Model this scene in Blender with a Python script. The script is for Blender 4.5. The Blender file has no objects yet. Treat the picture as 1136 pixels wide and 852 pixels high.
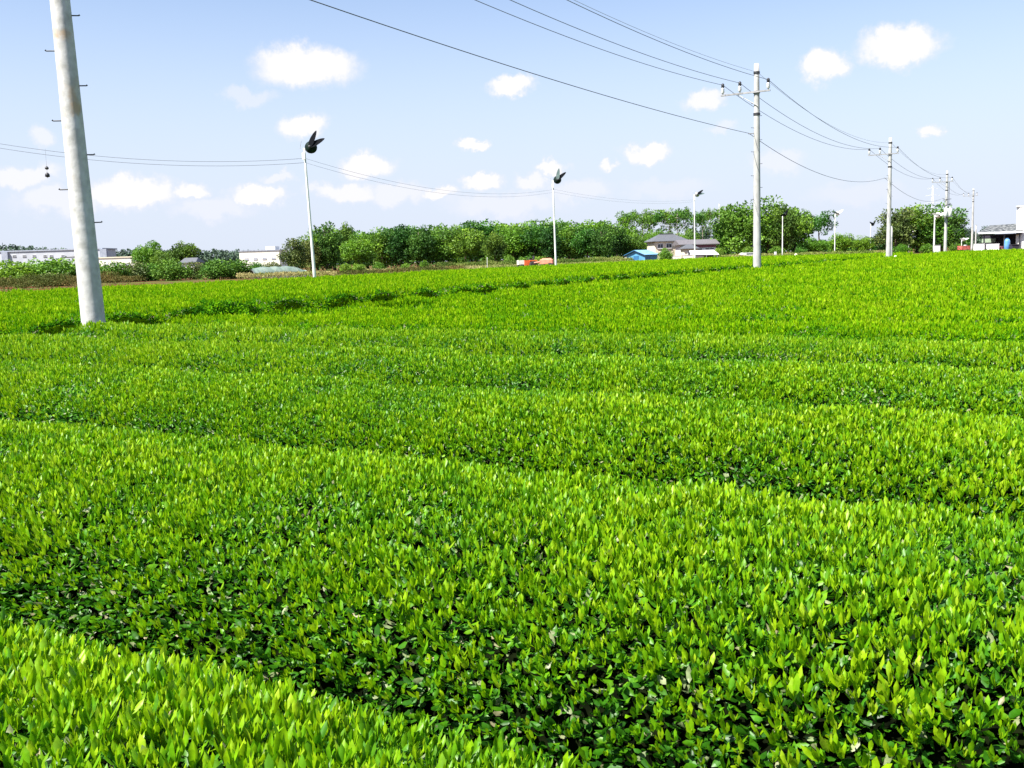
import bpy, math, random
import numpy as np
from mathutils import Matrix, Vector, Euler

random.seed(7)
RNG = np.random.default_rng(11)
SC = bpy.context.scene
COL = SC.collection
R = math.radians

# ------------------------------------------------------------------ camera
F_PX, CX, CY = 1084.0, 568.0, 426.0
EYE = 1.55
CAM_M = (Matrix.Rotation(R(90 - 7.27), 4, 'X') @ Matrix.Rotation(-0.030, 4, 'Z'))
cam_d = bpy.data.cameras.new('camera')
cam_d.lens = 36 * F_PX / 1136
cam_d.clip_start = 0.05
cam_d.clip_end = 6000
cam = bpy.data.objects.new('camera', cam_d)
COL.objects.link(cam)
cam.matrix_world = Matrix.Translation((0, 0, EYE)) @ CAM_M
SC.camera = cam


def ray(px, py):
    v = CAM_M.to_3x3() @ Vector(((px - CX) / F_PX, -(py - CY) / F_PX, -1))
    return v


def at(px, py, Y):
    """world point seen at a place in the photograph, Y metres ahead"""
    v = ray(px, py)
    return Vector((0, 0, EYE)) + v * (Y / v.y)


# ------------------------------------------------------------------ sky, sun
SUN_EL, SUN_AZ = R(54), math.atan2(-0.74, -0.52)
EXPOSURE = 1.38
W = bpy.data.worlds.new('World')
SC.world = W
W.use_nodes = True
nt = W.node_tree
for n in list(nt.nodes):
    nt.nodes.remove(n)


def N(tree, typ, **kw):
    n = tree.nodes.new(typ)
    for k, v in kw.items():
        setattr(n, k, v)
    return n


def L(tree, a, b):
    tree.links.new(a, b)


out = N(nt, 'ShaderNodeOutputWorld')
bg = N(nt, 'ShaderNodeBackground')
bg.inputs['Strength'].default_value = 0.083
L(nt, bg.outputs[0], out.inputs[0])
sky = N(nt, 'ShaderNodeTexSky', sky_type='NISHITA')
sky.sun_disc = False
sky.sun_elevation = SUN_EL
sky.sun_rotation = SUN_AZ
sky.air_density = 1.0
sky.dust_density = 0.6
sky.ozone_density = 2.5
tc = N(nt, 'ShaderNodeTexCoord')
# cumulus: each one sits at its own compass bearing and height in the sky
noise1 = N(nt, 'ShaderNodeTexNoise')
noise1.inputs['Scale'].default_value = 34
noise1.inputs['Detail'].default_value = 6
noise1.inputs['Roughness'].default_value = 0.64
L(nt, tc.outputs['Generated'], noise1.inputs['Vector'])
sub = N(nt, 'ShaderNodeVectorMath', operation='SUBTRACT')
L(nt, noise1.outputs['Color'], sub.inputs[0])
sub.inputs[1].default_value = (.5, .5, .5)
mul = N(nt, 'ShaderNodeVectorMath', operation='MULTIPLY')
L(nt, sub.outputs[0], mul.inputs[0])
mul.inputs[1].default_value = (.046, .046, .040)
add = N(nt, 'ShaderNodeVectorMath', operation='ADD')
L(nt, tc.outputs['Generated'], add.inputs[0])
L(nt, mul.outputs[0], add.inputs[1])
warp = add.outputs[0]
CLOUDS = [(340, 74, 62, 25, 1.), (568, 95, 28, 14, .95), (272, 108, 30, 12, .45), (338, 139, 33, 15, .9),
          (522, 160, 22, 9, .9), (403, 184, 36, 15, .9), (44, 151, 19, 13, .6), (216, 211, 24, 11, .85),
          (288, 216, 36, 13, .95), (148, 214, 54, 19, .95), (915, 71, 28, 20, 1.), (998, 50, 45, 22, 1.),
          (781, 111, 28, 12, .8), (802, 143, 20, 8, .5), (720, 169, 32, 13, .95), (673, 184, 13, 8, .8),
          (614, 186, 20, 9, .9), (1034, 143, 17, 8, .85), (533, 201, 24, 9, .85), (487, 214, 26, 10, .95),
          (592, 202, 24, 12, .7), (862, 179, 34, 14, .5), (20, 195, 44, 14, .7), (70, 222, 50, 16, .6),
          (380, 212, 44, 14, .75), (440, 214, 40, 14, .6), (310, 196, 20, 8, .6), (240, 232, 50, 14, .5),
          (640, 212, 40, 14, .5), (950, 215, 60, 14, .35), (560, 226, 80, 16, .5), (740, 208, 60, 13, .35),
          (1250, 90, 70, 30, 1.), (-140, 120, 80, 34, 1.), (1330, 200, 80, 22, .8), (-220, 210, 90, 24, .8)]
prev = None
for (px, py, rx, ry, s) in CLOUDS:
    c = ray(px, py).normalized()
    d1 = N(nt, 'ShaderNodeVectorMath', operation='SUBTRACT')
    L(nt, warp, d1.inputs[0])
    d1.inputs[1].default_value = c
    d2 = N(nt, 'ShaderNodeVectorMath', operation='MULTIPLY')
    L(nt, d1.outputs[0], d2.inputs[0])
    d2.inputs[1].default_value = (F_PX / rx, F_PX / rx, F_PX / ry)
    d3 = N(nt, 'ShaderNodeVectorMath', operation='LENGTH')
    L(nt, d2.outputs[0], d3.inputs[0])
    m = N(nt, 'ShaderNodeMapRange', interpolation_type='SMOOTHSTEP')
    L(nt, d3.outputs['Value'], m.inputs['Value'])
    m.inputs['From Min'].default_value = 1.12
    m.inputs['From Max'].default_value = 0.50
    m.inputs['To Min'].default_value = 0
    m.inputs['To Max'].default_value = s
    if prev is None:
        prev = m.outputs[0]
    else:
        mx = N(nt, 'ShaderNodeMath', operation='MAXIMUM')
        L(nt, prev, mx.inputs[0])
        L(nt, m.outputs[0], mx.inputs[1])
        prev = mx.outputs[0]
# thin veil of cloud low in the sky
mp = N(nt, 'ShaderNodeMapping')
mp.inputs['Scale'].default_value = (7, 7, 20)
L(nt, tc.outputs['Generated'], mp.inputs['Vector'])
n2 = N(nt, 'ShaderNodeTexNoise')
n2.inputs['Scale'].default_value = 1.0
n2.inputs['Detail'].default_value = 7
n2.inputs['Roughness'].default_value = .6
L(nt, mp.outputs[0], n2.inputs['Vector'])
vr = N(nt, 'ShaderNodeMapRange', interpolation_type='SMOOTHSTEP')
L(nt, n2.outputs['Fac'], vr.inputs['Value'])
vr.inputs['From Min'].default_value = .42
vr.inputs['From Max'].default_value = .78
vr.inputs['To Max'].default_value = .75
sx = N(nt, 'ShaderNodeSeparateXYZ')
L(nt, tc.outputs['Generated'], sx.inputs[0])
hr = N(nt, 'ShaderNodeMapRange', interpolation_type='SMOOTHSTEP')
L(nt, sx.outputs['Z'], hr.inputs['Value'])
hr.inputs['From Min'].default_value = .33
hr.inputs['From Max'].default_value = .02
veil = N(nt, 'ShaderNodeMath', operation='MULTIPLY')
L(nt, vr.outputs[0], veil.inputs[0])
L(nt, hr.outputs[0], veil.inputs[1])
hz = N(nt, 'ShaderNodeMath', operation='MULTIPLY')
L(nt, hr.outputs[0], hz.inputs[0])
hz.inputs[1].default_value = .92
vs = N(nt, 'ShaderNodeMath', operation='MAXIMUM')
L(nt, veil.outputs[0], vs.inputs[0])
L(nt, hz.outputs[0], vs.inputs[1])
mx = N(nt, 'ShaderNodeMix', data_type='RGBA')
L(nt, vs.outputs[0], mx.inputs['Factor'])
tint = N(nt, 'ShaderNodeMix', data_type='RGBA', blend_type='MULTIPLY')
tint.inputs['Factor'].default_value = 1
L(nt, sky.outputs[0], tint.inputs['A'])
SKY_TINT = (1.0, .93, .93, 1)
tint.inputs['B'].default_value = SKY_TINT
L(nt, tint.outputs['Result'], mx.inputs['A'])
VEIL_C = (3.42, 3.78, 4.55, 1)
mx.inputs['B'].default_value = VEIL_C
mc = N(nt, 'ShaderNodeMix', data_type='RGBA')
L(nt, prev, mc.inputs['Factor'])
L(nt, mx.outputs['Result'], mc.inputs['A'])
cr_c = N(nt, 'ShaderNodeMapRange', interpolation_type='SMOOTHSTEP')
cr_c.inputs['From Min'].default_value = .25
cr_c.inputs['From Max'].default_value = .85
L(nt, prev, cr_c.inputs['Value'])
cmix = N(nt, 'ShaderNodeMix', data_type='RGBA')
L(nt, cr_c.outputs[0], cmix.inputs['Factor'])
cmix.inputs['A'].default_value = (4.3, 4.3, 4.8, 1)
cmix.inputs['B'].default_value = (4.95, 4.8, 4.9, 1)
L(nt, cmix.outputs['Result'], mc.inputs['B'])
L(nt, mc.outputs['Result'], bg.inputs['Color'])

sl = bpy.data.lights.new('sun', 'SUN')
sl.energy = 4.9
sl.angle = R(.5)
sl.color = (1, .95, .86)
so = bpy.data.objects.new('sun', sl)
COL.objects.link(so)
to_sun = Vector((math.sin(SUN_AZ) * math.cos(SUN_EL), math.cos(SUN_AZ) * math.cos(SUN_EL), math.sin(SUN_EL)))
so.rotation_euler = to_sun.to_track_quat('Z', 'Y').to_euler()
SC.view_settings.view_transform = 'Standard'
SC.view_settings.look = 'None'
SC.view_settings.gamma = 1
SC.view_settings.exposure = EXPOSURE
SC.cycles.max_bounces = 6
SC.cycles.diffuse_bounces = 3
SC.cycles.glossy_bounces = 2
SC.cycles.transmission_bounces = 4
SC.cycles.transparent_max_bounces = 4
SC.cycles.caustics_reflective = False
SC.cycles.caustics_refractive = False


# ------------------------------------------------------------------ materials
def new_mat(name):
    m = bpy.data.materials.new(name)
    m.use_nodes = True
    t = m.node_tree
    return m, t, t.nodes['Principled BSDF'], t.nodes['Material Output']


def noisy(name, c1, c2, scale=4, rough=.6, metallic=0, detail=5, bump=0, stretch=(1, 1, 1), lo=.35, hi=.65, c3=None):
    m, t, p, o = new_mat(name)
    tcn = N(t, 'ShaderNodeTexCoord')
    mpn = N(t, 'ShaderNodeMapping')
    mpn.inputs['Scale'].default_value = stretch
    L(t, tcn.outputs['Object'], mpn.inputs[0])
    nz = N(t, 'ShaderNodeTexNoise')
    nz.inputs['Scale'].default_value = scale
    nz.inputs['Detail'].default_value = detail
    L(t, mpn.outputs[0], nz.inputs['Vector'])
    cr = N(t, 'ShaderNodeValToRGB')
    cr.color_ramp.elements[0].position = lo
    cr.color_ramp.elements[1].position = hi
    cr.color_ramp.elements[0].color = (*c1, 1)
    cr.color_ramp.elements[1].color = (*c2, 1)
    if c3:
        e = cr.color_ramp.elements.new(min(.98, hi + .12))
        e.color = (*c3, 1)
    L(t, nz.outputs['Fac'], cr.inputs[0])
    L(t, cr.outputs[0], p.inputs['Base Color'])
    p.inputs['Roughness'].default_value = rough
    p.inputs['Metallic'].default_value = metallic
    if bump:
        b = N(t, 'ShaderNodeBump')
        b.inputs['Strength'].default_value = bump
        b.inputs['Distance'].default_value = .02
        L(t, nz.outputs['Fac'], b.inputs['Height'])
        L(t, b.outputs[0], p.inputs['Normal'])
    return m


def leafy(name, stops, rough=.45, trans=.3, spec=.4, obj_var=0.0):
    """leaf colour from the 'tint' of each leaf (its age, plus a painted sheen on some tea), thin enough to let some sun through"""
    m, t, p, o = new_mat(name)
    a = N(t, 'ShaderNodeAttribute', attribute_name='tint')
    cr = N(t, 'ShaderNodeValToRGB')
    el = cr.color_ramp.elements
    el[0].position, el[0].color = stops[0][0], (*stops[0][1], 1)
    el[1].position, el[1].color = stops[-1][0], (*stops[-1][1], 1)
    for pos, c in stops[1:-1]:
        e = el.new(pos)
        e.color = (*c, 1)
    L(t, a.outputs['Fac'], cr.inputs[0])
    colr = cr.outputs[0]
    if not obj_var:                                # blotches and veins of paler and darker green
        tcn = N(t, 'ShaderNodeTexCoord')
        nz = N(t, 'ShaderNodeTexNoise')
        nz.inputs['Scale'].default_value = 55
        nz.inputs['Detail'].default_value = 3
        L(t, tcn.outputs['Object'], nz.inputs['Vector'])
        mr0 = N(t, 'ShaderNodeMapRange')
        mr0.inputs['From Min'].default_value = .3
        mr0.inputs['From Max'].default_value = .7
        mr0.inputs['To Min'].default_value = .72
        mr0.inputs['To Max'].default_value = 1.25
        L(t, nz.outputs['Fac'], mr0.inputs['Value'])
        hs0 = N(t, 'ShaderNodeHueSaturation')
        L(t, mr0.outputs[0], hs0.inputs['Value'])
        L(t, colr, hs0.inputs['Color'])
        colr = hs0.outputs[0]
    if obj_var:
        oi = N(t, 'ShaderNodeObjectInfo')
        hs = N(t, 'ShaderNodeHueSaturation')
        mr = N(t, 'ShaderNodeMapRange')
        L(t, oi.outputs['Random'], mr.inputs['Value'])
        mr.inputs['To Min'].default_value = .5 - obj_var * .12
        mr.inputs['To Max'].default_value = .5 + obj_var * .08
        L(t, mr.outputs[0], hs.inputs['Hue'])
        mr2 = N(t, 'ShaderNodeMapRange')
        L(t, oi.outputs['Random'], mr2.inputs['Value'])
        mr2.inputs['To Min'].default_value = 1 + obj_var
        mr2.inputs['To Max'].default_value = 1 - obj_var
        L(t, mr2.outputs[0], hs.inputs['Value'])
        L(t, colr, hs.inputs['Color'])
        colr = hs.outputs[0]
    L(t, colr, p.inputs['Base Color'])
    p.inputs['Roughness'].default_value = rough
    p.inputs['Specular IOR Level'].default_value = spec
    tr = N(t, 'ShaderNodeBsdfTranslucent')
    L(t, colr, tr.inputs['Color'])
    mxs = N(t, 'ShaderNodeMixShader')
    mxs.inputs[0].default_value = trans
    L(t, p.outputs[0], mxs.inputs[1])
    L(t, tr.outputs[0], mxs.inputs[2])
    L(t, mxs.outputs[0], o.inputs['Surface'])
    return m


TEA_AGES_SHEEN = [(0, (.010, .060, .004)), (.3, (.048, .195, .006)), (.55, (.140, .345, .003)), (.8, (.30, .485, .004)),
            (.9, (.36, .52, .02)), (.925, (.20, .27, .12)), (.97, (.30, .34, .17)), (1, (.45, .34, .22))]  # pale grey-olive stops paint the sky's sheen on old leaves; tan is dry leaf
TEA = leafy('tea_leaf', TEA_AGES_SHEEN, rough=.42, trans=.40, spec=.36)
TEA_FAR = leafy('tea_leaf_far', TEA_AGES_SHEEN, rough=.7, trans=.42, spec=.03)
TEA_CORE = noisy('tea_core_shade', (.002, .003, .0015), (.006, .009, .003), 22, .95)  # near-black puts the shade between the leaves into the colour
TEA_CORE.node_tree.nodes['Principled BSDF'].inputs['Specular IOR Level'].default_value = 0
TEA_CORE_FAR = noisy('tea_under_leaf', (.06, .14, .003), (.16, .30, .003), 6, .9)
TEA_CORE_FAR.node_tree.nodes['Principled BSDF'].inputs['Specular IOR Level'].default_value = 0
TREE_MID = leafy('tree_leaf_mid', [(0, (.020, .075, .008)), (.5, (.075, .20, .016)), (1, (.18, .37, .03))], .5, .25, .3, .25)
TREE_DARK = leafy('tree_leaf_dark', [(0, (.010, .040, .006)), (.5, (.042, .13, .012)), (1, (.14, .28, .025))], .6, .25, .3, .25)
TREE_BRIGHT = leafy('tree_leaf_bright', [(0, (.05, .14, .010)), (.5, (.13, .29, .016)), (1, (.23, .43, .03))], .5, .3, .3, .2)
TREE_OLIVE = leafy('tree_leaf_olive', [(0, (.035, .065, .012)), (.5, (.09, .135, .025)), (1, (.20, .23, .05))], .55, .2, .3, .2)
TREE_FAR = leafy('tree_leaf_hazed', [(0, (.05, .09, .06)), (.5, (.08, .13, .085)), (1, (.13, .18, .11))], .7, .2, .2, .1)  # distance haze mixed into the leaf colour
DRYBUSH = leafy('dry_hedge_leaf', [(0, (.06, .085, .012)), (.5, (.14, .12, .03)), (1, (.26, .17, .06))], .7, .2, .2, .1)
GRASS = leafy('grass_blade', [(0, (.08, .14, .02)), (.5, (.20, .26, .05)), (1, (.38, .34, .14))], .7, .25, .2)
BARK = noisy('bark', (.05, .04, .03), (.16, .12, .09), 5, .9, bump=.5, stretch=(3, 3, .6))
PALEBARK = noisy('pale_bark', (.22, .18, .14), (.40, .34, .28), 5, .9, bump=.4, stretch=(3, 3, .6))


def soil_mat():
    m, t, p, o = new_mat('ground_soil')
    tcn = N(t, 'ShaderNodeTexCoord')
    nz = N(t, 'ShaderNodeTexNoise')
    nz.inputs['Scale'].default_value = .11
    nz.inputs['Detail'].default_value = 9
    nz.inputs['Roughness'].default_value = .65
    L(t, tcn.outputs['Object'], nz.inputs['Vector'])
    cr = N(t, 'ShaderNodeValToRGB')
    el = cr.color_ramp.elements
    el[0].position, el[0].color = .36, (.07, .11, .02, 1)
    el[1].position, el[1].color = .66, (.105, .036, .015, 1)
    e = el.new(.47); e.color = (.095, .075, .03, 1)
    e = el.new(.56); e.color = (.105, .036, .015, 1)
    L(t, nz.outputs['Fac'], cr.inputs[0])
    L(t, cr.outputs[0], p.inputs['Base Color'])
    p.inputs['Roughness'].default_value = 1
    p.inputs['Specular IOR Level'].default_value = .05
    return m


SOIL = soil_mat()
PATH = noisy('path_soil', (.05, .04, .025), (.11, .085, .05), 6, .95, bump=.6)
CONCRETE = noisy('concrete', (.32, .32, .305), (.45, .45, .435), 5, .85, detail=9, bump=.35, stretch=(1, 1, .45), c3=(.56, .53, .46))
def pole_concrete():
    m, t, p, o = new_mat('pole_concrete_stained')
    tcn = N(t, 'ShaderNodeTexCoord')
    nz = N(t, 'ShaderNodeTexNoise'); nz.inputs['Scale'].default_value = 7; nz.inputs['Detail'].default_value = 10
    L(t, tcn.outputs['Object'], nz.inputs['Vector'])
    cr = N(t, 'ShaderNodeValToRGB')
    cr.color_ramp.elements[0].position = .3; cr.color_ramp.elements[0].color = (.36, .36, .335, 1)
    cr.color_ramp.elements[1].position = .62; cr.color_ramp.elements[1].color = (.54, .54, .53, 1)
    L(t, nz.outputs['Fac'], cr.inputs[0])
    n2_ = N(t, 'ShaderNodeTexNoise'); n2_.inputs['Scale'].default_value = 2.2; n2_.inputs['Detail'].default_value = 6
    mp_ = N(t, 'ShaderNodeMapping'); mp_.inputs['Location'].default_value = (3.1, .4, 1.7)
    L(t, tcn.outputs['Object'], mp_.inputs[0]); L(t, mp_.outputs[0], n2_.inputs['Vector'])
    r2 = N(t, 'ShaderNodeMapRange', interpolation_type='SMOOTHSTEP')
    r2.inputs['From Min'].default_value = .56; r2.inputs['From Max'].default_value = .68; r2.inputs['To Max'].default_value = .9
    L(t, n2_.outputs['Fac'], r2.inputs['Value'])
    mix = N(t, 'ShaderNodeMix', data_type='RGBA')
    L(t, r2.outputs[0], mix.inputs['Factor']); L(t, cr.outputs[0], mix.inputs['A'])
    mix.inputs['B'].default_value = (.42, .31, .20, 1)
    L(t, mix.outputs['Result'], p.inputs['Base Color'])
    wv = N(t, 'ShaderNodeTexNoise'); wv.inputs['Scale'].default_value = 11; wv.inputs['Detail'].default_value = 5
    L(t, tcn.outputs['Object'], wv.inputs['Vector'])
    b = N(t, 'ShaderNodeBump'); b.inputs['Strength'].default_value = .25; b.inputs['Distance'].default_value = .02
    L(t, wv.outputs['Fac'], b.inputs['Height']); L(t, b.outputs[0], p.inputs['Normal'])
    p.inputs['Roughness'].default_value = .85
    return m


POLE_C = pole_concrete()
STEEL = noisy('galvanised_steel', (.25, .25, .25), (.42, .42, .42), 8, .5, .6)
DARKSTEEL = noisy('dark_steel', (.03, .03, .035), (.07, .07, .075), 8, .5, .4)
WIRE = noisy('wire_black', (.06, .065, .075), (.09, .095, .11), 3, .6)
WIRE_PALE = noisy('wire_grey', (.22, .23, .26), (.30, .31, .34), 3, .6)
PORC = noisy('porcelain', (.72, .72, .72), (.82, .82, .82), 4, .25)
WHITE = noisy('white_paint', (.70, .70, .68), (.82, .82, .80), 3, .6)
FANGREEN = noisy('fan_dark_green', (.003, .010, .008), (.008, .022, .017), 5, .7)
FANGREEN.node_tree.nodes['Principled BSDF'].inputs['Specular IOR Level'].default_value = .15
FANBLADE = noisy('fan_blade_dark', (.0015, .002, .004), (.003, .0045, .008), 5, .8)
FANBLADE.node_tree.nodes['Principled BSDF'].inputs['Specular IOR Level'].default_value = .1
FANGREY = noisy('fan_blade_grey', (.06, .10, .10), (.12, .17, .16), 5, .45)
FANPOLE = noisy('fan_pole_paint', (.60, .62, .58), (.76, .77, .73), 6, .6, stretch=(1, 1, .3))
GREENPOLE = noisy('pole_green_grey', (.24, .34, .24), (.36, .46, .34), 6, .6)
FARWALL = noisy('far_wall_hazed', (.42, .44, .49), (.50, .52, .57), .4, .9)  # white wall, dulled and blued to paint in the haze of distance
CREAM = noisy('cream_wall', (.62, .55, .40), (.74, .67, .52), 2, .8)
LILAC = noisy('pale_wall', (.60, .60, .62), (.72, .72, .74), 2, .8)
GREYWALL = noisy('grey_wall', (.26, .29, .36), (.36, .39, .46), 2, .8)
TILE = noisy('roof_tile_dark', (.075, .08, .09), (.13, .135, .15), 9, .5, bump=.6)
TILE2 = noisy('roof_tile_mauve', (.11, .105, .11), (.18, .165, .175), 9, .5, bump=.6)
MAROON = noisy('maroon_trim', (.16, .05, .07), (.22, .07, .09), 4, .7)
BLUEWALL = noisy('blue_wall', (.06, .22, .36), (.09, .30, .46), 2, .6)
BLUEROOF = noisy('blue_roof', (.16, .40, .62), (.26, .52, .72), 2, .35)
BLUEDARK = noisy('blue_trim', (.02, .10, .22), (.03, .14, .28), 2, .5)
BLUETANK = noisy('blue_plastic', (.08, .24, .55), (.14, .34, .64), 2, .4)
GLASS = noisy('window_glass', (.03, .04, .05), (.07, .08, .10), 1, .12)
DARK = noisy('dark_interior', (.012, .011, .02), (.03, .026, .045), 2, .8)
WOOD = noisy('weathered_wood', (.13, .085, .06), (.24, .17, .12), 5, .8, stretch=(1, 1, 5))
ORANGE = noisy('orange_paint', (.62, .10, .025), (.74, .15, .04), 3, .4)
SALMON = noisy('faded_orange_paint', (.62, .20, .12), (.74, .28, .18), 3, .5)
CREAMPAINT = noisy('cream_paint', (.74, .70, .60), (.82, .79, .70), 3, .45)
RED = noisy('faded_red_paint', (.42, .09, .07), (.54, .15, .11), 3, .5)
RUBBER = noisy('rubber', (.015, .015, .015), (.035, .032, .03), 8, .85)
PLASTIC = noisy('tunnel_plastic', (.10, .15, .13), (.18, .24, .20), 3, .75, stretch=(1, .3, 1))
SPECKLE = noisy('roof_speckled', (.035, .04, .045), (.20, .21, .21), 3.2, .8, lo=.46, hi=.60)


# ------------------------------------------------------------------ mesh helpers
def put(name, me, parent=None, loc=None):
    o = bpy.data.objects.new(name, me)
    COL.objects.link(o)
    if parent is not None:
        o.parent = parent
    if loc is not None:
        o.location = loc
    return o


def tag(o, label=None, cat=None, group=None, kind=None):
    for k, v in (('label', label), ('category', cat), ('group', group), ('kind', kind)):
        if v:
            o[k] = v
    return o


def thing(name, label, cat, loc=(0, 0, 0), rz=0, group=None):
    o = put(name, None, None, loc)
    o.rotation_euler = (0, 0, rz)
    return tag(o, label, cat, group)


class MB:
    """collects shapes for ONE mesh"""
    def __init__(s):
        s.v, s.f = [], []

    def poly(s, pts, faces):
        b = len(s.v)
        s.v += [tuple(p) for p in pts]
        s.f += [tuple(b + i for i in f) for f in faces]
        return s

    def box(s, c, size, rz=0, M=None):
        hx, hy, hz = size[0] / 2, size[1] / 2, size[2] / 2
        e = min(hx, hy, hz) * .12
        pts, ca, sa = [], math.cos(rz), math.sin(rz)
        # a box with chamfered vertical edges
        ring = [(-hx + e, -hy), (hx - e, -hy), (hx, -hy + e), (hx, hy - e), (hx - e, hy), (-hx + e, hy), (-hx, hy - e), (-hx, -hy + e)]
        for z in (-hz, hz):
            for x, y in ring:
                p = Vector((x, y, z))
                if M is not None:
                    p = M @ p
                pts.append((c[0] + p.x * ca - p.y * sa, c[1] + p.x * sa + p.y * ca, c[2] + p.z))
        fs = [tuple(range(7, -1, -1)), tuple(range(8, 16))] + [(i, (i + 1) % 8, 8 + (i + 1) % 8, 8 + i) for i in range(8)]
        return s.poly(pts, fs)

    def tube(s, pts, r, n=8, caps=True):
        pts = [Vector(p) for p in pts]
        rr = r if isinstance(r, (list, tuple)) else [r] * len(pts)
        b = len(s.v)
        for i, p in enumerate(pts):
            d = (pts[min(i + 1, len(pts) - 1)] - pts[max(i - 1, 0)])
            d.normalize()
            up = Vector((0, 0, 1)) if abs(d.z) < .9 else Vector((1, 0, 0))
            a = d.cross(up).normalized()
            c = a.cross(d).normalized()
            for k in range(n):
                t = 2 * math.pi * k / n
                s.v.append(tuple(p + (a * math.cos(t) + c * math.sin(t)) * rr[i]))
        for i in range(len(pts) - 1):
            for k in range(n):
                s.f.append((b + i * n + k, b + i * n + (k + 1) % n, b + (i + 1) * n + (k + 1) % n, b + (i + 1) * n + k))
        if caps:
            s.f.append(tuple(b + k for k in range(n - 1, -1, -1)))
            s.f.append(tuple(b + (len(pts) - 1) * n + k for k in range(n)))
        return s

    def lathe(s, prof, c=(0, 0, 0), n=14, M=None):
        b = len(s.v)
        for (r, z) in prof:
            for k in range(n):
                t = 2 * math.pi * k / n
                p = Vector((r * math.cos(t), r * math.sin(t), z))
                if M is not None:
                    p = M @ p
                s.v.append((c[0] + p.x, c[1] + p.y, c[2] + p.z))
        m = len(prof)
        for i in range(m - 1):
            for k in range(n):
                s.f.append((b + i * n + k, b + i * n + (k + 1) % n, b + (i + 1) * n + (k + 1) % n, b + (i + 1) * n + k))
        s.f.append(tuple(b + k for k in range(n - 1, -1, -1)))
        s.f.append(tuple(b + (m - 1) * n + k for k in range(n)))
        return s

    def build(s, name, mat, parent=None, smooth=False, loc=None):
        me = bpy.data.meshes.new(name)
        me.from_pydata(s.v, [], s.f)
        me.materials.append(mat)
        if smooth:
            me.polygons.foreach_set('use_smooth', [True] * len(me.polygons))
        me.update()
        return put(name, me, parent, loc)


def np_mesh(name, chunks, mats):
    """chunks: (verts (n,3), faces (m,k), material index, tint (n,), smooth)"""
    vs, tints, loops, starts, mi, sm = [], [], [], [], [], []
    vo = lo = 0
    for V, F, m, t, s in chunks:
        if len(V) == 0 or len(F) == 0:
            continue
        k = F.shape[1]
        vs.append(V.astype(np.float32))
        tints.append(np.broadcast_to(np.asarray(t, np.float32), (len(V),)))
        loops.append((F + vo).ravel())
        starts.append(lo + np.arange(len(F)) * k)
        mi.append(np.full(len(F), m, np.int32))
        sm.append(np.full(len(F), s, bool))
        vo += len(V)
        lo += F.size
    V = np.concatenate(vs)
    loops = np.concatenate(loops).astype(np.int32)
    starts = np.concatenate(starts).astype(np.int32)
    me = bpy.data.meshes.new(name)
    me.vertices.add(len(V))
    me.vertices.foreach_set('co', V.ravel())
    me.loops.add(len(loops))
    me.loops.foreach_set('vertex_index', loops)
    me.polygons.add(len(starts))
    me.polygons.foreach_set('loop_start', starts)
    me.polygons.foreach_set('material_index', np.concatenate(mi))
    me.polygons.foreach_set('use_smooth', np.concatenate(sm))
    a = me.attributes.new('tint', 'FLOAT', 'POINT')
    a.data.foreach_set('value', np.concatenate(tints).astype(np.float32))
    for m in mats:
        me.materials.append(m)
    me.update(calc_edges=True)
    return me


def unit(a):
    return a / (np.linalg.norm(a, axis=-1, keepdims=True) + 1e-9)


# leaf outlines: x across, y along, z off the blade
T8 = np.array([(0, 0, 0), (-.40, .3, .07), (0, .3, .0), (.40, .3, .07), (-.46, .68, .06), (0, .68, -.02), (.46, .68, .06), (0, 1, -.05)])
F8_4 = np.array([(1, 2, 5, 4), (2, 3, 6, 5)])
F8_3 = np.array([(0, 2, 1), (0, 3, 2), (4, 5, 7), (5, 6, 7)])
T4 = np.array([(0, 0, 0), (.5, .48, .09), (0, 1, -.03), (-.5, .48, .09)])
F4 = np.array([(0, 1, 2, 3)])


def leaves(p, d, side, length, width, tint, fine, mat=0, bend=None):
    """one leaf blade per row of p"""
    d = unit(d)
    side = unit(side - d * np.sum(side * d, -1, keepdims=True))
    nrm = np.cross(side, d)
    T = T8 if fine else T4
    n = len(p)
    z = T[None, :, 2] * np.ones((n, 1))
    if bend is not None:
        z = z - bend[:, None] * (T[None, :, 1] ** 2)
    V = (p[:, None, :] + side[:, None, :] * (T[None, :, 0] * width[:, None])[..., None]
         + d[:, None, :] * (T[None, :, 1] * length[:, None])[..., None]
         + nrm[:, None, :] * (z * length[:, None])[..., None])
    k = len(T)
    base = (np.arange(n) * k)[:, None, None]
    tt = np.repeat(tint, k)
    if fine:
        # tips of young leaves a touch paler than the base
        tt = (tint[:, None] + np.where(tint[:, None] < .9, (T[None, :, 1] - .5) * .10, 0)).ravel()
        V = V.reshape(-1, 3)
        return [(V, (base + F8_4[None]).reshape(-1, 4), mat, tt, True),
                (V[:0], np.zeros((0, 3), int), mat, tt[:0], True),
                ('more3', (base + F8_3[None]).reshape(-1, 3))]
    return [(V.reshape(-1, 3), (base + F4[None]).reshape(-1, 4), mat, tt, False)]


def push(chunks, made):
    """adds leaf chunks, letting the triangles of fine leaves reuse the vertices of their quads"""
    for c in made:
        if isinstance(c[0], str):
            V, F, m, t, s = chunks[-1]
            chunks.append((V, c[1], m, t, s))
        elif len(c[1]):
            chunks.append(c)


def hash2(i, j, seed):
    h = np.sin(i * 127.1 + j * 311.7 + seed * 74.7) * 43758.5453
    return h - np.floor(h)


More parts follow.
